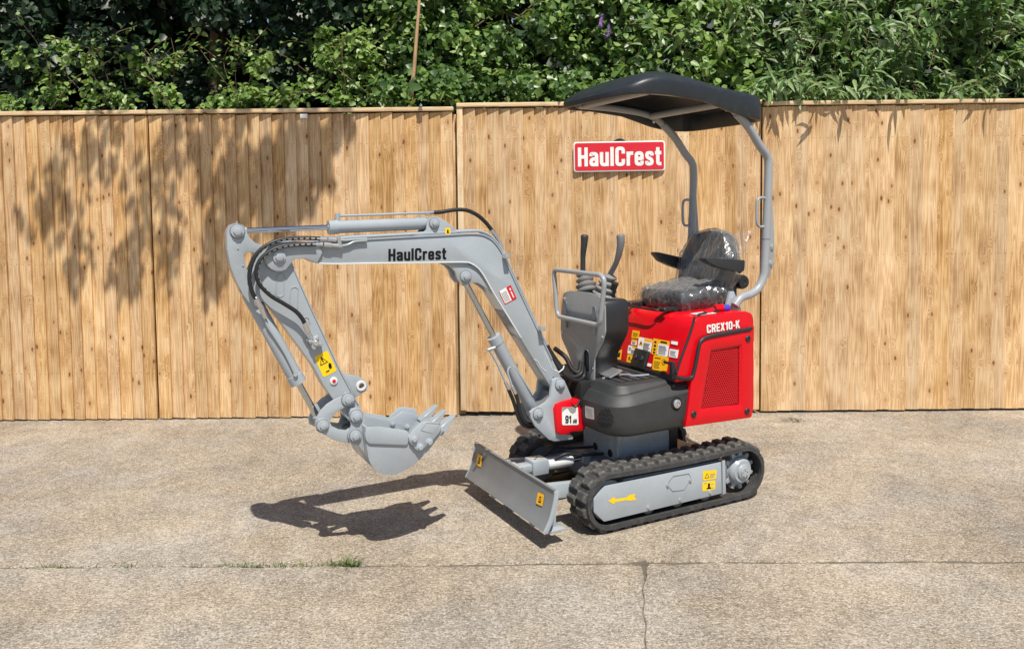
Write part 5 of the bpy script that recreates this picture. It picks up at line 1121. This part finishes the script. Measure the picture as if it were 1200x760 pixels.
wall_sticker([(538, 378), (592, 386), (608, 232), (558, 222)], 'amber', [(0.3, 0.72, 0.7, 0.85, 'ink'), (0.3, 0.48, 0.7, 0.62, 'ink'), (0.3, 0.26, 0.7, 0.38, 'ink'), (0.3, 0.08, 0.7, 0.18, 'ink')])
wall_sticker([(594, 386), (698, 406), (720, 252), (610, 232)], 'white', [(0, 0.74, 1, 1, 'amber'), (0.2, 0.8, 0.8, 0.92, 'ink')] + lines(0.1, 0.08, 0.92, 0.68, 6))
wall_sticker([(545, 530), (690, 556), (712, 410), (562, 384)], 'amber', [(0.1, 0.78, 0.5, 0.84, 'ink'), ('poly', [(0.72 + 0.13*math.cos(R(a)), 0.62 + 0.2*math.sin(R(a))) for a in range(0, 360, 30)], 'ink'), ('poly', [(0.72 + 0.10*math.cos(R(a)), 0.62 + 0.155*math.sin(R(a))) for a in range(0, 360, 30)], 'amber')] + lines(0.1, 0.15, 0.55, 0.65, 5, 'ink', 0.25))
wall_sticker([(733, 278), (798, 292), (806, 236), (740, 228)], 'red_flat', [(0, 0, 1, 0.6, 'white')])
wall_sticker([(708, 404), (796, 420), (812, 322), (722, 308)], 'white', [(0, 0.84, 1, 1, 'red_flat')] + lines(0.12, 0.12, 0.88, 0.72, 4))
wall_sticker([(495, 496), (534, 504), (543, 476), (502, 466)], 'white')
cc = on_wall(700 + 438/8.442, 370 + 430/8.442); M = Matrix.Translation(cc + wn*0.010) @ Matrix.Rotation(R(-21), 4, 'Y')
sk = box('socket_box', (-0.012, -0.062, -0.055), (0.014, 0.062, 0.055), 'black_plastic', ec, 0.005, M)
for dy in (-0.03, 0.03): cyl('socket', M @ Vector((0.013, dy, 0.005)), M @ Vector((0.020, dy, 0.005)), 0.014, 'charcoal', sk, 16)
box('wall_foot_strip', (0.012, -0.40, 0.742), (0.034, 0.40, 0.775), 'black_plastic', ex, 0.005)
# door catch and padlock
bm = bmesh.new(); cc = hit(788, 431, 'y', 0.40); add_box(bm, (cc.x - 0.012, 0.385, cc.z - 0.06), (cc.x + 0.012, 0.415, cc.z + 0.035), 0.004); add_cyl(bm, (cc.x, 0.33, cc.z + 0.022), (cc.x, 0.40, cc.z + 0.022), 0.008, 12); finish('catch', bm, 'black_plastic', ec)
# on top of the cover: pull switch, red and blue cap, cable, white label
bm = bmesh.new(); add_lathe(bm, (-0.32, 0.33, 1.09), (-0.32, 0.33, 2), [(0, 0.035), (0.012, 0.034), (0.016, 0.02), (0.035, 0.018)], 20); ks = finish('isolator_switch', bm, 'black_plastic', ec)
def hv_(px, py, y=0.34): return hit(px, py, 'y', y)
bm = bmesh.new(); add_cyl(bm, hv_(826, 367), hv_(836, 362.5), 0.016, 14, 0.004); add_cyl(bm, hv_(837.5, 361), hv_(847, 360), 0.021, 16, 0.006); finish('red_cap', bm, 'red', ks)
bm = bmesh.new(); add_cyl(bm, hv_(847.2, 361), hv_(854, 360.5), 0.020, 16, 0.006); finish('blue_cap', bm, 'blue_cap', ks)
tube('cable', spline(ppath([(828, 366), (820, 368), (815.5, 371), (813.5, 376)], 0.38), 6), 0.006, 'black_plastic', ec, 8)
sticker([Vector((-0.17, 0.39, 1.0905)), Vector((-0.29, 0.39, 1.095)), Vector((-0.29, 0.30, 1.095)), Vector((-0.17, 0.30, 1.0905))], ec, 'white', lines(0.1, 0.15, 0.9, 0.85, 3), lift=0.002)

# ---------------- seat in its clear wrapping
seat = None
from mathutils import noise as mnoise
def pillow(name, M, hx, hy, hz, mat, parent, e=0.35, sub=10, noise=0.0, dent=None, cells=16):
    bm = bmesh.new(); bmesh.ops.create_cube(bm, size=2.0); bmesh.ops.subdivide_edges(bm, edges=list(bm.edges), cuts=sub, use_grid_fill=True)
    for v in bm.verts:
        p = v.co.copy(); m = max(abs(p.x), abs(p.y), abs(p.z)); s = p.normalized()*m; q = p.lerp(s, e)
        v.co = Vector((q.x*hx, q.y*hy, q.z*hz))
        if dent: v.co = dent(v.co)
    if noise:
        bm.normal_update(); new = []
        for v in bm.verts:                                   # crumple: creased cells plus a slow billow
            d = mnoise.voronoi(Vector((v.co.x*cells, v.co.y*cells*0.8, v.co.z*cells*0.55)))[0]; k = noise*(min(d[1] - d[0], 0.5)*2.2 - 0.3) + noise*0.9*mnoise.noise(v.co*9.0); new.append(v.co + v.normal*k)
        for v, c in zip(bm.verts, new): v.co = c
    bmesh.ops.transform(bm, matrix=M, verts=bm.verts); return finish(name, bm, mat, parent, ang=(25 if noise else 180))
def backshape(co):
    """narrow shoulders, slight wrap-around"""
    t = (co.z/0.20 + 1)/2; w = 1.0 - 0.34*max(0, t - 0.45)**1.4/0.42; return Vector((co.x + 0.28*co.y*co.y, co.y*w, co.z))
Mc = Matrix.Translation((-0.385, 0.01, 1.168)) @ Matrix.Rotation(R(7), 4, 'Y'); Mb = Matrix.Translation((-0.585, 0, 1.352)) @ Matrix.Rotation(R(-15), 4, 'Y')
st = pillow('seat_cushion', Mc, 0.222, 0.218, 0.060, 'vinyl', ex, 0.46)
sb = pillow('seat_back', Mb, 0.062, 0.235, 0.205, 'vinyl', ex, 0.52, dent=backshape)
Mc2 = Mc.copy(); pillow('plastic_cover', Mc2, 0.233, 0.229, 0.072, 'film', st, 0.44, sub=34, noise=0.012, cells=20)
pillow('plastic_cover', Mb, 0.074, 0.246, 0.216, 'film', sb, 0.50, sub=34, noise=0.012, cells=20, dent=backshape)
# loose film flap behind the shoulder
bm = bmesh.new(); g = []
for i in range(7):
    rw = []
    for j in range(7):
        u, v = i/6, j/6; p = hit(862 + 17*u, 274 + 26*v - 4*u*(1 - v) + 10*v*u*0 , 'y', 0.10 - 0.06*u + 0.02*math.sin(7*u + 5*v)); p.x += 0.012*math.sin(9*v + 4*u)
        if v > 0.4: p = p.lerp(hit(866, 290, 'y', 0.1), (v - 0.4)*u*0.9)
        rw.append(bm.verts.new(p))
    g.append(rw)
for i in range(6):
    for j in range(6): bm.faces.new((g[i][j], g[i + 1][j], g[i + 1][j + 1], g[i][j + 1]))
finish('film_flap', bm, 'film', sb, ang=180)
# bolster between cushion and back, arm rests, recliner roll, slides
pillow('lumbar_bolster', Matrix.Translation((-0.545, 0, 1.20)), 0.075, 0.215, 0.07, 'vinyl', sb, 0.6)
an = fillet(xz([(824.4, 302.6), (828, 302.2), (871.2, 304.6), (870.4, 317), (866.5, 318.8), (840, 313), (827.5, 307)], 0.27), 0.012, 3); prism('arm_rest', an, 0.225, 0.285, 'vinyl', ex, 0.010)
af = fillet(xz([(767.6, 296.4), (771, 295.2), (803, 302.5), (806, 309), (803, 317), (788, 312), (775, 306)], -0.23), 0.012, 3); prism('arm_rest', af, -0.285, -0.225, 'vinyl', ex, 0.010)
for s in (1, -1): tube('arm_bracket', [(-0.60, s*0.235, 1.36), (-0.62, s*0.225, 1.30)], 0.012, 'black_plastic', ex, 8)
rc = hit(872.5, 330.5, 'y', 0.20); bm = bmesh.new(); add_lathe(bm, (rc.x, -0.16, rc.z), (rc.x, 0.3, rc.z), [(0, 0.040), (0.01, 0.044), (0.345, 0.044), (0.358, 0.038), (0.3585, 0.012), (0.355, 0.010)], 28); finish('document_tube', bm, 'black_plastic', ex)
bm = bmesh.new(); add_box(bm, (-0.64, 0.08, 1.10), (-0.56, 0.19, 1.23), 0.02); add_box(bm, (-0.64, -0.19, 1.10), (-0.56, -0.08, 1.23), 0.02); finish('recliner_bracket', bm, 'black_plastic', ex)
for y in (0.15, -0.17):
    bm = bmesh.new(); add_box(bm, (-0.52, y - 0.018, 1.092), (-0.08, y + 0.018, 1.116), 0.004); add_box(bm, (-0.20, y - 0.026, 1.089), (-0.16, y + 0.026, 1.104), 0.003); add_cyl(bm, (-0.08, y - 0.02, 1.108), (-0.08, y + 0.05, 1.108), 0.013, 12, 0.003); finish('seat_slide', bm, 'black_plastic', ex)
tube('slide_lever', spline([(-0.10, -0.17, 1.104), (-0.05, -0.16, 1.104), (-0.045, 0.0, 1.104), (-0.05, 0.14, 1.104), (-0.10, 0.15, 1.104)], 5), 0.007, 'black_plastic', ex, 8)

# ---------------- control console
CX = 0.360
cpl = [(0.213, 1.183), (0.226, 1.15), (0.228, 1.02), (0.205, 0.965), (0.150, 0.90), (0.122, 0.855), (0.118, 0.700), (-0.118, 0.700), (-0.122, 0.80), (-0.150, 0.845), (-0.222, 0.92), (-0.236, 0.97), (-0.232, 1.05), (-0.205, 1.188), (-0.185, 1.202), (-0.12, 1.217), (0.07, 1.222), (0.17, 1.212)]
slot = [(0.045 + 0.034*math.cos(R(a)), 0.865 + 0.034*math.sin(R(a))) for a in range(0, 181, 20)] + [(0.011, 0.775), (0.079, 0.775)]
def xprism(name, yz, x0, x1, mat, parent, bev=0.003, holes=()):
    """outline in (y, z) carried along x"""
    bm = bmesh.new(); add_prism(bm, yz, x0, x1, bev, holes)
    for v in bm.verts: v.co = Vector((v.co.y, v.co.x, v.co.z))
    return finish(name, bm, mat, parent)
cf = xprism('console_plate', fillet(cpl, 0.012, 3), CX - 0.008, CX, 'console_grey', ex, 0.002, holes=[slot])
sl = tube('slot_trim', [Vector((CX + 0.001, a, b)) for a, b in slot], 0.004, 'silver', cf, 8, True)
chs = [(0.205, 1.19), (0.222, 1.14), (0.222, 1.02), (0.20, 0.975), (0.145, 0.905), (0.115, 0.86), (0.112, 0.700), (-0.112, 0.700), (-0.115, 0.80), (-0.145, 0.85), (-0.215, 0.925), (-0.228, 0.97), (-0.225, 1.05), (-0.20, 1.19)]
xprism('console_housing', fillet(chs, 0.02, 3), 0.19, CX - 0.0085, 'black_plastic', ex, 0.022)
bm = bmesh.new(); add_box(bm, (CX - 0.12, -0.04, 0.78), (CX - 0.0086, 0.09, 0.90)); finish('hose_recess', bm, 'hole_shade', cf)
for a, b in ((-0.19, 1.165), (0.19, 1.165), (0.205, 0.99), (0.105, 0.80), (-0.105, 0.79), (-0.215, 0.965)): bolt((CX, a, b), (1, 0, 0), cf, 0.006, 0.006, 'zinc')
# guard hoop with its brackets
gy = [(-0.232, 1.315), (-0.215, 1.335), (0.255, 1.335), (0.285, 1.315), (0.288, 1.285), (0.250, 1.085), (0.225, 1.062), (-0.175, 1.062), (-0.200, 1.085)]
gp = fillet(gy, 0.03, 4); tube('guard_hoop', [Vector((CX + 0.045, a, b)) for a, b in gp], 0.0135, 'tube_grey', ex, 12, True)
for y in (-0.17, 0.13):
    for z in (1.03, 1.115): bm = bmesh.new(); add_box(bm, (CX, y - 0.012, z - 0.035), (CX + 0.012, y + 0.012, z + 0.035), 0.003); finish('hoop_bracket', bm, 'console_grey', cf)
    bm = bmesh.new(); add_box(bm, (CX, y - 0.012, 1.055), (CX + 0.05, y + 0.012, 1.07), 0.003); finish('hoop_bracket', bm, 'console_grey', cf)
# joysticks with bellows
def joystick(bx_, by_, bz, pts, tilt, grip):
    top = Vector(pts[0]); ax = (top - Vector((bx_, by_, bz))).normalized(); prof = []; L = (top - Vector((bx_, by_, bz))).length
    for k in range(4):
        t0 = L*k/4; r0 = 0.070 - 0.009*k; prof += [(t0, r0 - 0.012), (t0 + L*0.08, r0), (t0 + L*0.15, r0), (t0 + L*0.22, r0 - 0.016)]
    prof += [(L, 0.014)]
    bm = bmesh.new(); add_lathe(bm, (bx_, by_, bz), top, prof, 24); bl_ = finish('lever_boot', bm, 'boot_grey', ex, ang=50)
    sp = spline(pts, 6); n = len(sp)
    bm = bmesh.new(); add_tube(bm, sp, [0.015 + 0.0095*max(0, (i/n - 0.3)/0.7)**0.8 if i < n - 2 else (0.022 if i < n - 1 else 0.012) for i in range(n)], 14); finish('lever', bm, grip, ex, ang=70)
joystick(0.27, -0.075, 1.20, [hit(683, 318, 'x', 0.27), hit(683.3, 300, 'x', 0.27), hit(684.6, 285, 'x', 0.27), hit(685, 274.8, 'x', 0.27)], 0, 'charcoal')
joystick(0.27, 0.085, 1.19, [hit(715, 321, 'x', 0.25), hit(721.5, 309, 'x', 0.25), hit(725.5, 296, 'x', 0.25), hit(727.5, 284, 'x', 0.25), hit(727, 274.5, 'x', 0.25)], 0, 'grip_grey')
bm = bmesh.new(); c0, c1 = hit(717.5, 347, 'x', 0.25), hit(721, 331.5, 'x', 0.25); add_tube(bm, [c0, c0.lerp(c1, 0.5), c1], [0.016, 0.013, 0.021], 14); finish('blade_lever', bm, 'black_plastic', ex)
# hoses from the boom foot up into the console slot
for pts in ([(641, 405, 0.03), (649, 420, 0.04), (657, 432, 0.06), (666, 441, 0.08), (676, 446, 0.08), (684, 441, 0.06), (685.5, 428, 0.05)],
            [(645, 412, 0.0), (653, 424, 0.02), (662, 435, 0.04), (672, 441.5, 0.06), (681, 437, 0.055), (683, 425, 0.045)],
            [(650, 408, -0.02), (658, 414, -0.02), (664, 420, 0.0), (670, 432, 0.03), (678, 436, 0.05), (681, 424, 0.04)]):
    tube('hydraulic_hose', spline([hit(a, b, 'y', y) for a, b, y in pts], 6), 0.0135, 'hose', ex, 10)
tube('hose_clip', ppath([(650, 433), (655, 436), (660, 432), (661, 428)], 0.085), 0.004, 'weld_white', ex, 8)
for pts in ([(633, 496, 0.02), (640, 499, 0.0), (650, 490, 0.0)], [(668, 470, 0.10), (674, 476, 0.107), (681, 466, 0.11), (683, 452, 0.10)], [(672, 466, 0.06), (678, 462, 0.08), (684, 456, 0.06)]): tube('wire', spline([hit(a, b, 'y', y) for a, b, y in pts], 6), 0.005, 'black_plastic', ex, 6)
box('hose_well', (0.38, -0.10, 0.60), (0.45, 0.12, 0.735), 'hole_shade', ex, 0.01)

# ---------------- canopy
PO = 0.33; PR = 0.0245
near = [(863, 132.5), (877, 148.7), (890.5, 171), (898, 181.5), (900.6, 193.7), (899.6, 231.5), (898.1, 267), (896, 312), (894, 326), (888, 338), (879.5, 344.5), (868, 349), (861, 358)]
P = [hit(a, b, 'y', PO) for a, b in near]
posts = []
for s in (1, -1):
    bm = bmesh.new(); pt = [Vector((p.x, s*PO, p.z)) for p in P]; add_tube(bm, spline(pt, 5), PR, 18); po = finish('canopy_post', bm, 'tube_grey', ex, ang=60); posts.append(po)
    h0, h1 = 1.738, 1.578
    hp = [Vector((x, s*PO, z)) for x, z in ((-0.71, 1.742), (-0.675, 1.744), (-0.652, 1.725), (-0.648, 1.66), (-0.652, 1.595), (-0.675, 1.574), (-0.71, 1.576))]; tube('grab_handle', spline(hp, 5), 0.0085, 'tube_grey', po, 10)
    gus = [(-0.735, 1.95), (-0.752, 1.90), (-0.775, 1.62), (-0.785, 1.50), (-0.785, 1.40), (-0.772, 1.33), (-0.745, 1.27), (-0.725, 1.27), (-0.725, 1.60)]
    prism('gusset', gus, s*PO - 0.006, s*PO + 0.006, 'tube_grey', po, 0.002)
    for z in (1.355, 1.455): bolt((-0.762, s*PO + 0.006, z), Yv, po, 0.013, 0.012, 'zinc')
    bm = bmesh.new(); add_lathe(bm, (-0.722, s*PO, 1.497), (-0.7225, s*PO, 1.503), [(0, PR + 0.0006), (0.006, PR + 0.0006)], 18); finish('sleeve_joint', bm, 'silver_dark', po)
    prism('foot_bracket', [(-0.56, 1.085), (-0.43, 1.085), (-0.47, 1.20), (-0.50, 1.20)], s*PO - 0.045, s*PO - 0.028, 'silver', po, 0.002)
# roof frame
P0 = P[0]; tr_ = [Vector((P0.x, PO, P0.z)), Vector((-0.42, PO, 2.268)), Vector((-0.30, PO, 2.296)), Vector((-0.08, PO, 2.314)), Vector((0.12, PO, 2.318)), Vector((0.19, PO - 0.03, 2.316))]
for s in (1, -1): tube('roof_rail', spline([Vector((v.x, v.y*s, v.z)) for v in tr_], 5), 0.021, 'tube_grey', ex, 12)
tube('roof_bar', [Vector((-0.385, -PO, 2.278)), Vector((-0.385, PO, 2.278))], 0.021, 'tube_grey', ex, 12)
tube('roof_bar', [Vector((0.14, -PO, 2.316)), Vector((0.14, PO, 2.316))], 0.021, 'tube_grey', ex, 12)
for y in (PO, -PO): bolt((-0.41, y, 2.250), (0, 0, -1), ex, 0.008, 0.014, 'zinc', 'roof_bolt')
def interp(x, tab):
    for (a, va), (b, vb) in zip(tab, tab[1:]):
        if b <= x <= a: k = (a - x)/(a - b); i = tab.index((a, va)); m = lambda j: (tab[min(j + 1, len(tab) - 1)][1] - tab[max(j - 1, 0)][1])/(tab[max(j - 1, 0)][0] - tab[min(j + 1, len(tab) - 1)][0]); h = a - b; return va*(2*k**3 - 3*k*k + 1) + vb*(3*k*k - 2*k**3) + h*m(i)*(k**3 - 2*k*k + k) + h*m(i + 1)*(k**3 - k*k)
    return tab[0][1] if x > tab[0][0] else tab[-1][1]
RIM = [(0.32, 2.284), (0.25, 2.290), (0.09, 2.293), (-0.09, 2.286), (-0.20, 2.272), (-0.28, 2.250), (-0.42, 2.217), (-0.55, 2.199), (-0.71, 2.190)]
EDGE = [(0.32, 2.325), (0.26, 2.350), (0.18, 2.376), (0.09, 2.388), (-0.16, 2.372), (-0.38, 2.347), (-0.56, 2.333), (-0.66, 2.320), (-0.71, 2.298)]
CROWN = [(0.32, 0.004), (0.22, 0.022), (0.05, 0.060), (-0.10, 0.072), (-0.35, 0.058), (-0.55, 0.032), (-0.71, 0.006)]
NP = 96
def plan(k):
    t = 2*math.pi*k/NP; c, s = math.cos(t), math.sin(t); e = 0.30 + 0.12*max(0, c)
    return (-0.193 + 0.517*math.copysign(abs(c)**e, c), 0.385*math.copysign(abs(s)**e, s))
bm = bmesh.new()
def cring(sc_, zf): return [bm.verts.new((x, y, zf(x, y, sc_))) for x, y in [(-0.193 + (plan(k)[0] + 0.193)*sc_, plan(k)[1]*sc_) for k in range(NP)]]
def ztop(x, y, s): r_ = abs(y)/0.385; ridge = 0.010*math.exp(-((abs(y) - 0.25)/0.035)**2)*max(0, min(1, (0.30 - x)/0.2))*max(0, min(1, (x + 0.6)/0.3)); return interp(x, EDGE) + interp(x, CROWN)*(1 - min(1, r_)**2.6) + ridge
tops = [0.94, 0.88, 0.78, 0.66, 0.52, 0.36, 0.18]
rings = []
rings.append(cring(0.955, lambda x, y, s: interp(x, EDGE) - 0.02)); rings.append(cring(0.955, lambda x, y, s: interp(x, RIM) + 0.006)); rings.append(cring(0.965, lambda x, y, s: interp(x, RIM))); rings.append(cring(0.995, lambda x, y, s: interp(x, RIM)))
rings.append(cring(1.0, lambda x, y, s: interp(x, RIM) + 0.005)); rings.append(cring(1.0, lambda x, y, s: interp(x, RIM)*0.45 + interp(x, EDGE)*0.55)); rings.append(cring(0.997, lambda x, y, s: interp(x, RIM)*0.25 + interp(x, EDGE)*0.75)); rings.append(cring(0.988, lambda x, y, s: interp(x, EDGE) - 0.009)); rings.append(cring(0.972, lambda x, y, s: interp(x, EDGE) - 0.002))
for s in tops: rings.append(cring(s, ztop))
inner = [0.85, 0.6, 0.3]
pre = []
for s in inner: pre.append(cring(s, lambda x, y, s_: ztop(x, y, s_) - 0.02))
rings = pre[::-1] + rings
for A_, B_ in zip(rings, rings[1:]):
    for k in range(NP): bm.faces.new((A_[k], A_[(k + 1) % NP], B_[(k + 1) % NP], B_[k]))
bm.faces.new(rings[-1]); bm.faces.new(rings[0][::-1])
finish('canopy', bm, 'canopy_black', ex, ang=42)
